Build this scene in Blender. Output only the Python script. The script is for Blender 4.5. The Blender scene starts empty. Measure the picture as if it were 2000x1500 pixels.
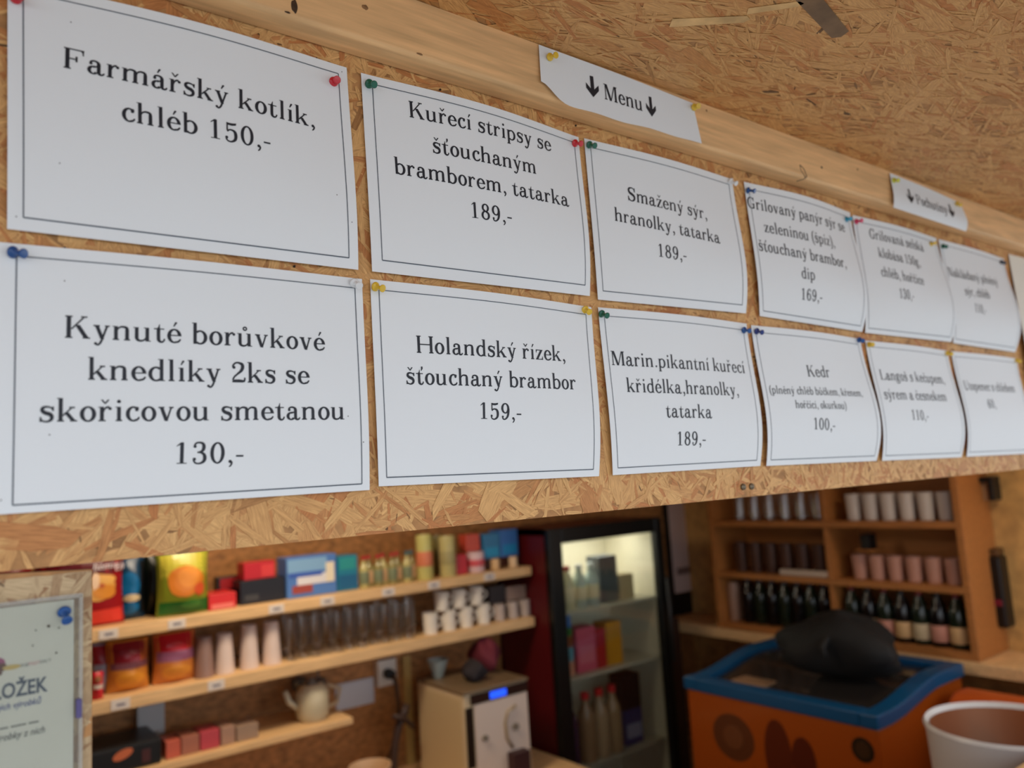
import bpy, bmesh, math, random
from mathutils import Vector, Matrix
scene = bpy.context.scene
col = scene.collection
# ---------------------------------------------------------------- camera
FPX = 1545.64
cd = bpy.data.cameras.new('camera'); cam = bpy.data.objects.new('camera', cd); col.objects.link(cam)
CP = Vector((-0.364682, -0.704089, -0.430686))
CR = Matrix(((0.7988992, -0.5982568, -0.0620387), (-0.0236625, -0.1343283, 0.9906543), (0.6009993, 0.789965, 0.121471)))                              # rows: right, up, forward
cam.matrix_world = Matrix.Translation(CP) @ Matrix((CR[0], CR[1], -CR[2])).transposed().to_4x4()
cd.sensor_width = 36; cd.sensor_fit = 'HORIZONTAL'; cd.lens = FPX / 2000 * 36
cd.clip_start = 0.02; cd.clip_end = 200
cd.dof.use_dof = True; cd.dof.focus_distance = 0.86; cd.dof.aperture_fstop = 3.6
scene.camera = cam
# ---------------------------------------------------------------- sky and exposure
wd = bpy.data.worlds.new('sky'); scene.world = wd; wd.use_nodes = True
wn = wd.node_tree.nodes; wl = wd.node_tree.links
bg = wn['Background']; bg.inputs['Strength'].default_value = 1.0
tc = wn.new('ShaderNodeTexCoord'); sp = wn.new('ShaderNodeSeparateXYZ'); rp = wn.new('ShaderNodeValToRGB')
wl.new(tc.outputs['Generated'], sp.inputs[0]); wl.new(sp.outputs['Z'], rp.inputs[0]); wl.new(rp.outputs[0], bg.inputs[0])
rp.color_ramp.elements[0].position = 0.0; rp.color_ramp.elements[0].color = (0.90, 0.94, 1.0, 1)
rp.color_ramp.elements[1].position = 0.7; rp.color_ramp.elements[1].color = (0.74, 0.86, 1.0, 1)
scene.view_settings.view_transform = 'Standard'; scene.view_settings.look = 'None'
scene.view_settings.gamma = 1; scene.view_settings.use_curve_mapping = False
scene.view_settings.exposure = 0.92
scene.cycles.use_denoising = True
scene.cycles.max_bounces = 8; scene.cycles.transparent_max_bounces = 40
def area(name, loc, size, power, colr, rot=(0, 0, 0), sy=None):
    l = bpy.data.lights.new(name, 'AREA'); l.energy = power; l.color = colr; l.size = size
    if sy: l.shape = 'RECTANGLE'; l.size_y = sy
    o = bpy.data.objects.new(name, l); o.location = loc; o.rotation_euler = rot; col.objects.link(o); return o
area('ceiling_lamp_light', (0.55, 1.68, -0.02), 0.5, 7.0, (1.0, 0.80, 0.58), sy=0.25)
area('right_fill_light', (2.6, .2, -.012), 0.12, 2.2, (1.0, 0.84, 0.64))  # added fill light to brighten the right wall and near rack side
area('fridge_light', (2.27, 2.28, -0.70), 0.5, 1.2, (1.0, 0.96, 0.86), sy=0.08)
# ---------------------------------------------------------------- helpers
random.seed(11)
U = random.uniform
def px_ray(px, py):
    return CR.transposed() @ Vector(((px - 1000) / FPX, (750 - py) / FPX, 1))
def on_y(px, py, y):                             # the point of the plane Y = y that the photo shows there
    d = px_ray(px, py); return CP + d * ((y - CP.y) / d.y)
def on_x(px, py, x):
    d = px_ray(px, py); return CP + d * ((x - CP.x) / d.x)
def on_z(px, py, z):
    d = px_ray(px, py); return CP + d * ((z - CP.z) / d.z)
ORD = ['leftmost', 'second', 'third', 'fourth', 'fifth', 'sixth', 'seventh', 'eighth', 'ninth', 'tenth', 'eleventh', 'twelfth']
def s2l(c):
    return tuple((v / 12.92 if v <= .04045 else ((v + .055) / 1.055) ** 2.4) for v in (x / 255 for x in c))
def mat(name, c, rough=.5, metal=0, noise=0, nscale=40, bump=0, stretch=None, trans=0, emit=0, coat=0, ior=1.45, alpha=1):
    m = bpy.data.materials.new(name); m.use_nodes = True; n = m.node_tree.nodes; l = m.node_tree.links
    b = n['Principled BSDF']; c = tuple(c[:3]) + (1,)
    b.inputs['Base Color'].default_value = c; b.inputs['Roughness'].default_value = rough; b.inputs['Metallic'].default_value = metal
    b.inputs['Transmission Weight'].default_value = trans; b.inputs['IOR'].default_value = ior; b.inputs['Coat Weight'].default_value = coat
    b.inputs['Alpha'].default_value = alpha
    if emit: b.inputs['Emission Color'].default_value = c; b.inputs['Emission Strength'].default_value = emit
    if noise or bump:
        t = n.new('ShaderNodeTexCoord'); mp = n.new('ShaderNodeMapping'); nz = n.new('ShaderNodeTexNoise')
        l.new(t.outputs['Object'], mp.inputs[0]); l.new(mp.outputs[0], nz.inputs['Vector'])
        nz.inputs['Scale'].default_value = nscale; nz.inputs['Detail'].default_value = 6
        if stretch: mp.inputs['Scale'].default_value = stretch
        if noise:
            r = n.new('ShaderNodeValToRGB'); l.new(nz.outputs['Fac'], r.inputs[0]); l.new(r.outputs[0], b.inputs['Base Color'])
            r.color_ramp.elements[0].position = .3; r.color_ramp.elements[1].position = .7
            r.color_ramp.elements[0].color = tuple(v * (1 - noise) for v in c[:3]) + (1,)
            r.color_ramp.elements[1].color = tuple(min(1, v * (1 + noise * .6)) for v in c[:3]) + (1,)
        if bump:
            bp = n.new('ShaderNodeBump'); bp.inputs['Strength'].default_value = bump; bp.inputs['Distance'].default_value = .002
            l.new(nz.outputs['Fac'], bp.inputs['Height']); l.new(bp.outputs[0], b.inputs['Normal'])
    return m
MC = {}
def pm(rgb, rough=.5, **k):                      # plain material of an sRGB colour
    key = (rgb, rough, tuple(sorted(k.items())))
    if key not in MC: MC[key] = mat('paint_%d_%d_%d' % rgb, s2l(rgb), rough, **k)
    return MC[key]
class MB:                                        # collects geometry, then links it as ONE mesh object
    def __init__(s): s.v = []; s.f = []; s.m = []
    def add(s, vs, fs, mi=0):
        o = len(s.v); s.v += [tuple(v) for v in vs]; s.f += [tuple(i + o for i in f) for f in fs]; s.m += [mi] * len(fs)
    def box(s, x0, x1, y0, y1, z0, z1, mi=0):
        s.add([(x, y, z) for z in (z0, z1) for y in (y0, y1) for x in (x0, x1)],
              [(0, 2, 3, 1), (4, 5, 7, 6), (0, 1, 5, 4), (1, 3, 7, 5), (3, 2, 6, 7), (2, 0, 4, 6)], mi)
    def lathe(s, prof, c=(0, 0, 0), n=20, axis=None, mi=0, sx=1, sy=1):
        R_ = Vector((0, 0, 1)).rotation_difference(Vector(axis)).to_matrix() if axis else Matrix.Identity(3)
        vs = []; fs = []; k = len(prof)
        for r, z in prof:
            for i in range(n):
                a = math.tau * i / n; vs.append(R_ @ Vector((r * math.cos(a) * sx, r * math.sin(a) * sy, z)) + Vector(c))
        for j in range(k - 1):
            for i in range(n):
                fs.append((j * n + i, j * n + (i + 1) % n, (j + 1) * n + (i + 1) % n, (j + 1) * n + i))
        if prof[0][0] > 1e-6: fs.append(tuple(range(n - 1, -1, -1)))
        if prof[-1][0] > 1e-6: fs.append(tuple((k - 1) * n + i for i in range(n)))
        s.add(vs, fs, mi)
    def tube(s, pts, r, n=8, mi=0):
        P = [Vector(p) for p in pts]; vs = []; fs = []
        for i, p in enumerate(P):
            d = (P[min(i + 1, len(P) - 1)] - P[max(i - 1, 0)]).normalized()
            a = d.cross(Vector((.3, .5, .81))).normalized(); b = d.cross(a)
            for k in range(n):
                t = math.tau * k / n; vs.append(p + (a * math.cos(t) + b * math.sin(t)) * r)
        for i in range(len(P) - 1):
            for k in range(n): fs.append((i * n + k, i * n + (k + 1) % n, (i + 1) * n + (k + 1) % n, (i + 1) * n + k))
        fs.append(tuple(range(n - 1, -1, -1))); fs.append(tuple((len(P) - 1) * n + k for k in range(n)))
        s.add(vs, fs, mi)
    def build(s, name, mats, parent=None, smooth=False, bevel=0):
        me = bpy.data.meshes.new(name); me.from_pydata(s.v, [], s.f); me.validate()
        for m in (mats if isinstance(mats, (list, tuple)) else [mats]): me.materials.append(m)
        if len(me.polygons) == len(s.m): me.polygons.foreach_set('material_index', s.m)
        if smooth: me.polygons.foreach_set('use_smooth', [True] * len(me.polygons))
        me.update()
        o = bpy.data.objects.new(name, me); col.objects.link(o)
        if parent: o.parent = parent
        if smooth == 'auto':
            mo = o.modifiers.new('split', 'EDGE_SPLIT'); mo.split_angle = math.radians(40)
        if bevel:
            b = o.modifiers.new('bevel', 'BEVEL'); b.width = bevel; b.segments = 2; b.limit_method = 'ANGLE'
        return o
def recentre(o):                                 # origin of a mesh thing at its own base centre
    me = o.data; xs = [v.co for v in me.vertices]
    c = Vector(((min(v.x for v in xs) + max(v.x for v in xs)) / 2, (min(v.y for v in xs) + max(v.y for v in xs)) / 2, min(v.z for v in xs)))
    me.transform(Matrix.Translation(-c)); o.location = o.location + c
    for ch in o.children: ch.location = ch.location - c
    return o
def tag(o, label, cat, group=None):
    o['label'] = label; o['category'] = cat
    if group: o['group'] = group
    return o
def empty(name, loc, label, cat, group=None, rz=0):
    o = bpy.data.objects.new(name, None); o.location = loc; o.rotation_euler.z = rz; o.empty_display_size = .05; col.objects.link(o)
    return tag(o, label, cat, group)
def struct(o): o['kind'] = 'structure'; return o
# ---------------------------------------------------------------- materials
def osb_mat(name, dark, light, red):
    m = bpy.data.materials.new(name); m.use_nodes = True; n = m.node_tree.nodes; l = m.node_tree.links; b = n['Principled BSDF']
    b.inputs['Roughness'].default_value = .55; b.inputs['Specular IOR Level'].default_value = .35
    uv = n.new('ShaderNodeUVMap'); mp = n.new('ShaderNodeMapping'); mp.inputs['Scale'].default_value = (1, 11, 1)
    nz = n.new('ShaderNodeTexNoise'); nz.inputs['Scale'].default_value = 55; nz.inputs['Detail'].default_value = 5; nz.inputs['Roughness'].default_value = .62
    l.new(uv.outputs[0], mp.inputs[0]); l.new(mp.outputs[0], nz.inputs['Vector'])
    at = n.new('ShaderNodeAttribute'); at.attribute_name = 'tint'
    r = n.new('ShaderNodeValToRGB'); l.new(at.outputs['Fac'], r.inputs[0]); e = r.color_ramp.elements
    e[0].position = 0; e[0].color = tuple(v * .22 for v in dark) + (1,)
    e[1].position = 1; e[1].color = tuple(light) + (1,)
    for p, c in ((.035, tuple(v * .4 for v in dark)), (.05, dark), (.2, red), (.38, tuple((a + c) / 2 for a, c in zip(dark, light))), (.7, tuple(a * .25 + c * .75 for a, c in zip(dark, light)))):
        q = e.new(p); q.color = tuple(c) + (1,)
    g = n.new('ShaderNodeValToRGB'); l.new(nz.outputs['Fac'], g.inputs[0]); g.color_ramp.elements[0].position = .3; g.color_ramp.elements[1].position = .66
    g.color_ramp.elements[0].color = (.66, .58, .52, 1); g.color_ramp.elements[1].color = (1.08, 1.06, 1.03, 1)
    x = n.new('ShaderNodeMix'); x.data_type = 'RGBA'; x.blend_type = 'MULTIPLY'; x.inputs[0].default_value = 1
    l.new(r.outputs[0], x.inputs[6]); l.new(g.outputs[0], x.inputs[7]); l.new(x.outputs[2], b.inputs['Base Color'])
    bp = n.new('ShaderNodeBump'); bp.inputs['Strength'].default_value = .35; bp.inputs['Distance'].default_value = .0006
    l.new(nz.outputs['Fac'], bp.inputs['Height']); l.new(bp.outputs[0], b.inputs['Normal'])
    return m
OSB_WALL = osb_mat('pressed_strand_board', (.58, .285, .10), (.80, .475, .19), (.58, .23, .075))
OSB_CEIL = osb_mat('pressed_strand_board_ceiling', (.60, .30, .10), (.72, .41, .155), (.56, .23, .07))
OSB_BASE = mat('strand_board_core', (.48, .235, .085), .7, noise=.35, nscale=60)
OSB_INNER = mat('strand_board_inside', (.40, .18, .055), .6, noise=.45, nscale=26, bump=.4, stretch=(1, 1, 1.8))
OSB_YELLOW = mat('strand_board_yellow', (.62, .36, .12), .6, noise=.25, nscale=20)
def pine_mat(name, c, ax=(1.2, 16, 16)):
    m = mat(name, c, .5, noise=.22, nscale=7, bump=.25, stretch=ax); return m
PINE = pine_mat('pine_beam', (.82, .49, .225)); SHELF = pine_mat('pine_shelf', (.80, .52, .25)); CABW = pine_mat('stained_cabinet_wood', (.42, .16, .04), (16, 1.2, 16))
PAPER = mat('white_paper', (.83, .86, .88), .6, bump=.08, nscale=35); INK = mat('printing_ink', (.012, .015, .024), .5)
LINE = mat('grey_printed_line', (.10, .12, .15), .5)
STEEL = mat('steel', (.6, .6, .6), .3, 1)
def glass_mat(name, tint=(1, 1, 1), mixv=.16):   # thin clear glass: mostly straight through, some mirror
    m = bpy.data.materials.new(name); m.use_nodes = True; n = m.node_tree.nodes; l = m.node_tree.links; n.remove(n['Principled BSDF'])
    t = n.new('ShaderNodeBsdfTransparent'); t.inputs[0].default_value = tuple(tint) + (1,); g = n.new('ShaderNodeBsdfGlossy'); g.inputs['Roughness'].default_value = .06
    f = n.new('ShaderNodeLayerWeight'); f.inputs[0].default_value = .35; a = n.new('ShaderNodeMath'); a.operation = 'MULTIPLY_ADD'; a.inputs[1].default_value = .45; a.inputs[2].default_value = mixv * .5
    x = n.new('ShaderNodeMixShader'); l.new(f.outputs['Facing'], a.inputs[0]); l.new(a.outputs[0], x.inputs[0]); l.new(t.outputs[0], x.inputs[1]); l.new(g.outputs[0], x.inputs[2])
    l.new(x.outputs[0], n['Material Output'].inputs[0]); return m
GLASS = glass_mat('clear_glass', (.985, .99, .99), .16); PANE = glass_mat('door_glass', (.93, .95, .93), .05); SLEEVE = glass_mat('clear_plastic_film', (.95, .95, .93), .07)

# ---------------------------------------------------------------- strand board: pressed wood flakes as thin overlapping chips
def flakes(name, O, A, B, N, wa, wb, dens, m, parent, size=(.022, .08, .006, .019), bias=None, lift=.0009):
    """chips on the plane O + a A + b B, proud along N"""
    O, A, B, N = (Vector(q) for q in (O, A, B, N)); vs = []; fs = []; uvs = []; tint = []
    cnt = int(wa * wb / ((size[0] + size[1]) / 2 * (size[2] + size[3]) / 2) * dens * 1.5)
    for i in range(cnt):
        big = i < cnt * .22 or random.random() < .06
        L, W = (U(size[1] * .6, size[1] * 1.5), U(size[3] * .6, size[3] * 1.4)) if big else (U(size[0] * .7, size[1] * .85), U(.0016, size[2] * 1.25))
        a0, b0 = U(0, wa), U(0, wb); th = random.gauss(0, .42) if bias else U(0, math.pi)
        t = random.random()
        if t < .04: L *= .25; W *= .3
        n = 4; o = len(vs); ou, ov = U(0, 9), U(0, 9); ct, st = math.cos(th), math.sin(th)
        h = lift * (.12 + .88 * i / cnt); t1, t2 = U(-.0002, .0002), U(-.00018, .00018)
        ring = [(-L / 2, -W * U(.2, .5)), (-L * U(.1, .3), -W * U(.42, .55)), (L * U(.1, .3), -W * U(.42, .55)), (L / 2, -W * U(.1, .5)),
                (L * U(.42, .5), W * U(.15, .5)), (L * U(.0, .25), W * U(.42, .55)), (-L * U(.1, .3), W * U(.42, .55)), (-L * U(.4, .5), W * U(.1, .5))]
        cut = False
        for x, y in ring:
            a = min(max(a0 + x * ct - y * st, 0), wa); b = min(max(b0 + x * st + y * ct, 0), wb)
            vs.append(O + A * a + B * b + N * (h + t1 * x / L + t2 * y / W)); uvs.append((x + ou, y + ov))
        fs.append(tuple(range(o, o + 8))); tint += [t] * 8
    me = bpy.data.meshes.new(name); me.from_pydata([tuple(v) for v in vs], [], fs)
    ul = me.uv_layers.new(name='UVMap')
    lv = [0] * len(me.loops); me.loops.foreach_get('vertex_index', lv)
    ul.data.foreach_set('uv', [c for i in lv for c in uvs[i]])
    at = me.attributes.new('tint', 'FLOAT', 'POINT'); at.data.foreach_set('value', tint)
    me.materials.append(m); o = bpy.data.objects.new(name, me); col.objects.link(o); o.parent = parent; o['kind'] = 'stuff'
    return o
# ---------------------------------------------------------------- the kiosk shell
HB = -.4735                                      # lower edge of the header board
b = MB(); b.box(-1.3, 3.2, .0009, .014, HB, .083); wf = struct(b.build('wall_front', OSB_BASE))
flakes('wood_flakes', (-.42, .001, HB), (1, 0, 0), (0, 0, 1), (0, -1, 0), 2.35, .0 + .083 - HB, 3.2, OSB_WALL, wf)
flakes('wood_flakes', (1.93, .001, HB), (1, 0, 0), (0, 0, 1), (0, -1, 0), 1.27, .083 - HB, 2.2, OSB_WALL, wf)
for px, py in ((1452, 951), (1468, 950)):        # two screw heads
    p = on_y(px, py, -.0012); s = MB()
    s.lathe([(0, -.0016), (.0022, -.0016), (.0026, -.0006), (.0042, -.0014), (.0045, .0), (.0045, .0012)], p, 16, (0, 1, 0)); s.build('screw_head', mat('dark_screw_steel', (.20, .16, .11), .4, 1), wf, True)
hm = mat('dark_hole', (.03, .015, .008), .9)
for px, py in ((575, 520), (707, 604), (1640, 637), (1000, 238), (1125, 245), (860, 175)):
    p = on_y(px, py, -.0008); s = MB(); s.lathe([(0, -.0004), (.0012, -.0004), (.0012, .001)], p, 8, (0, 1, 0)); s.build('nail_hole', hm, wf)
# jamb board on the left, a finger lower than the header
b = MB(); zt = (-.4752, -.479)
b.add([(-1.3, .0009, -2.2), (-.2515, .0009, -2.2), (-.2515, .0009, zt[1]), (-.312, .0009, zt[0]), (-1.3, .0009, zt[0]),
       (-1.3, .014, -2.2), (-.2515, .014, -2.2), (-.2515, .014, zt[1]), (-.312, .014, zt[0]), (-1.3, .014, zt[0])],
      [(0, 1, 2, 3, 4), (9, 8, 7, 6, 5), (0, 5, 6, 1), (1, 6, 7, 2), (2, 7, 8, 3), (3, 8, 9, 4), (4, 9, 5, 0)])
wl_ = struct(b.build('wall_left', OSB_BASE))
flakes('wood_flakes', (-.50, .001, -1.0), (1, 0, 0), (0, 0, 1), (0, -1, 0), .2482, .5205, 3.2, osb_mat('strand_board_weathered', (.36, .22, .11), (.62, .47, .28), (.36, .2, .1)), wl_, (.02, .06, .006, .016))
b = MB(); b.box(-.252, 3.2, .0009, .014, -2.2, -1.22); struct(b.build('wall_front_lower', OSB_BASE)).name = 'wall_front'
b = MB(); b.box(-.252, 3.2, -.22, .2, -1.22, -1.19); struct(b.build('trim_2', SHELF, bevel=.003))
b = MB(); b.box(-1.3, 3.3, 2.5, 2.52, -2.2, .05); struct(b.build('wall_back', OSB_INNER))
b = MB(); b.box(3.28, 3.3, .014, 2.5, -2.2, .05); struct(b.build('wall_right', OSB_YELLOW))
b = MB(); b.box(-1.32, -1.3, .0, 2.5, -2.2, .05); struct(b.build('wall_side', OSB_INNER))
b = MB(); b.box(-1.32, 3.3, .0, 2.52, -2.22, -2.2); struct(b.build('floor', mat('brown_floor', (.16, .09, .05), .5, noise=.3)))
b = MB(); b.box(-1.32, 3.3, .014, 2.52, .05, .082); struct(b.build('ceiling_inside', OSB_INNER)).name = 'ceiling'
# soffit over the hatch
b = MB(); b.box(-1.3, 3.6, -1.25, .0, .0842, .1); ce = struct(b.build('ceiling_soffit', OSB_BASE)); ce.name = 'ceiling'
flakes('wood_flakes', (-.2, -.7, .0841), (1, 0, 0), (0, 1, 0), (0, 0, -1), 2.2, .70, 3.0, OSB_CEIL, ce, (.03, .10, .005, .016), bias=1)
flakes('wood_flakes', (2.0, -.7, .0841), (1, 0, 0), (0, 1, 0), (0, 0, -1), 1.6, .70, 2.0, OSB_CEIL, ce, (.03, .10, .005, .016), bias=1)
for (px0, py0), (px1, py1), w_, c_ in (((1560, -25), (1640, 68), .024, (.20, .115, .055)), ((1310, 45), (1455, 38), .016, (.74, .46, .19)), ((1460, 22), (1560, 8), .012, (.74, .46, .19))):
    p, q = on_z(px0, py0, .083), on_z(px1, py1, .083); d = (q - p).normalized(); e_ = Vector((-d.y, d.x, 0)) * w_ / 2
    z_ = Vector((0, 0, -.0002)); s = MB()
    s.add([p + e_ + z_, p - e_ + z_, q - e_ * .9 + z_, q + d * .006 + z_, q + e_ * .8 + z_, p + e_, p - e_, q - e_ * .9, q + d * .006, q + e_ * .8], [(0, 1, 2, 3, 4), (0, 5, 6, 1), (1, 6, 7, 2), (2, 7, 8, 3), (3, 8, 9, 4), (4, 9, 5, 0)])
    s.build('wood_flake', mat('single_flake', c_, .6, noise=.3, nscale=30), ce)
# ground outside
b = MB(); b.box(-25, 25, -40, -.0, -2.5, -2.45); struct(b.build('floor_outside', mat('paving', (.42, .40, .37), .8, noise=.3, nscale=3))).name = 'floor'
# ---------------------------------------------------------------- pine batten along the top of the board
BY, BZ0, BZ1 = -.032, .0185, .0832
b = MB(); prof = []
for k in range(7): a = math.pi / 2 * k / 6; prof.append((BY + .005 - .005 * math.sin(math.pi / 2 - a) * 1, BZ0 + .005 - .005 * math.sin(a)))
pts = [(BY, BZ1)] + prof + [(-.0012, BZ0), (-.0012, BZ1)]
nseg = 60; x0_, x1_ = -.75, 3.1
for i in range(nseg + 1):
    x = x0_ + (x1_ - x0_) * i / nseg
    b.v += [(x, y, z) for y, z in pts]
K_ = len(pts)
for i in range(nseg):
    for k in range(K_): b.f.append((i * K_ + k, i * K_ + (k + 1) % K_, (i + 1) * K_ + (k + 1) % K_, (i + 1) * K_ + k)); b.m.append(0)
b.f += [tuple(range(K_ - 1, -1, -1)), tuple(nseg * K_ + k for k in range(K_))]; b.m += [0, 0]
beam = struct(b.build('trim_1', PINE, smooth='auto'))
KN = mat('dark_knot', (.06, .03, .015), .6, noise=.4, nscale=300); KN2 = mat('brown_knot', (.30, .15, .06), .6, noise=.4, nscale=300)
for px, py, rx, rz, m_ in ((575, 12, .0036, .0075, KN), (713, 14, .004, .003, KN2), (820, 108, .004, .0012, KN2), (562, 31, .003, .001, KN), (1605, 327, .003, .0022, KN), (1675, 331, .003, .002, KN2), (1380, 216, .002, .002, KN2)):
    p = on_y(px, py, BY - .0001); s = MB(); s.lathe([(0, -.0003), (.8, -.0002), (1, .0003)], (0, 0, 0), 18, (0, 1, 0))
    if p.z < BZ0 + .004: p.z = BZ0 + .004
    s.v = [(p.x + v[0] * rx, p.y + v[1], p.z + v[2] * rz * (1 + .15 * math.sin(5 * v[0]))) for v in s.v]
    s.build('knot', m_, beam)
s = MB(); s.tube([on_y(x, y, BY - .0001) for x, y in ((1562, 322), (1570, 330), (1576, 345), (1570, 350), (1556, 354))], .0006, 6); s.build('knot', KN, beam)
s = MB(); s.tube([on_y(x, y, BY - .0001) for x, y in ((1562, 322), (1564, 332), (1573, 346))], .0005, 6); s.build('knot', KN, beam)

# ---------------------------------------------------------------- the price sheets
# lettering: a serif face drawn as outlines (1000 units per em)
def fR(x0, y0, x1, y1):
    x0 -= 12; x1 += 12
    if y1 - y0 < 50: y0, y1 = (y0, y1 + 8) if y0 < 300 else (y0 - 8, y1)
    return [[(x0, y0), (x1, y0), (x1, y1), (x0, y1)]]
def fS(*pts):                                   # pen stroke through (x, y, width)
    n = len(pts); P = []
    for i in range(n - 1):
        p0 = pts[max(i - 1, 0)]; p1 = pts[i]; p2 = pts[i + 1]; p3 = pts[min(i + 2, n - 1)]
        for k in range(6):
            t = k / 6
            P.append([0.5 * (2 * b + (c - a) * t + (2 * a - 5 * b + 4 * c - d) * t * t + (3 * b - a - 3 * c + d) * t ** 3)
                      for a, b, c, d in zip(p0, p1, p2, p3)])
    P.append(list(pts[-1])); L = []
    for i, p in enumerate(P):
        a = P[max(i - 1, 0)]; b = P[min(i + 1, len(P) - 1)]
        dx, dy = b[0] - a[0], b[1] - a[1]; d = math.hypot(dx, dy) or 1
        w = (p[2] + 27) / 2; nx, ny = -dy / d * w, dx / d * w
        L.append(((p[0] + nx, p[1] + ny), (p[0] - nx, p[1] - ny)))
    return [[L[i][0], L[i][1], L[i + 1][1], L[i + 1][0]] for i in range(len(L) - 1)]
def fL(x0, y0, x1, y1, w):                      # slanted bar with level ends, w measured across
    w += 24
    return [[(x0 - w / 2, y0), (x0 + w / 2, y0), (x1 + w / 2, y1), (x1 - w / 2, y1)]]
def fE(cx, cy, rx, ry, wv, wh, a0=0, a1=360, tilt=0):   # bowl: wv thick at the sides, wh at top and bottom
    n = max(4, int(abs(a1 - a0) / 12)); o = []; rx += 5; ry += 5; wh += 27; wv += 24
    def q(t, k):
        t = math.radians(a0 + (a1 - a0) * t / n)
        return (cx + (rx - k * wv) * math.cos(t), cy + (ry - k * wh) * math.sin(t))
    for i in range(n): o.append([q(i, 0), q(i + 1, 0), q(i + 1, 1), q(i, 1)])
    return o
def fB(cx, cy, r):
    return [[(cx + r * math.cos(math.tau * i / 14), cy + r * math.sin(math.tau * i / 14)) for i in range(14)]]
def fF(x0, x1, y, up=1, l=52, r=52, t=42, b=32):        # bracketed slab serif for a stem x0..x1 standing on y
    s = up
    o = [[(x0 - l, y), (x1 + r, y), (x1 + r, y + s * t), (x0 - l, y + s * t)]]
    if l > 20: o.append([(x0 - b, y + s * t), (x0, y + s * t), (x0, y + s * (t + b)), (x0 - b * .3, y + s * (t + b * .3))])
    if r > 20: o.append([(x1 + b, y + s * t), (x1, y + s * t), (x1, y + s * (t + b)), (x1 + b * .3, y + s * (t + b * .3))])
    return o
def stem(x, y1, w=84, foot=True, l=50, r=50, flag=56):   # lower-case stem with left flag at its head
    o = fR(x, 0, x + w, y1)
    o += [[(x - flag, y1 - 27), (x, y1 - 27), (x, y1), (x - flag, y1)], [(x - 24, y1 - 27), (x, y1 - 27), (x, y1 - 50)]]
    if foot: o += fF(x, x + w, 0, 1, l, r)
    return o
def cstem(x, w=94, h=722, l=54, r=54): return fR(x, 0, x + w, h) + fF(x, x + w, 0, 1, l, r) + fF(x, x + w, h, -1, l, r)
def arch(x, xr, foot=True, w=84):                # x: right edge of the left stem, xr: left edge of the right stem
    c = (x + xr) / 2
    return fS((x - 6, 330, 18), (x + 30, 398, 26), (c + 6, 448, 36), (xr + 16, 424, 58), (xr + w / 2 - 1, 345, 80), (xr + w / 2, 260, w), (xr + w / 2, 14, w)) + (fF(xr, xr + w, 0, 1, 48, 50) if foot else [])
G = {}
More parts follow.
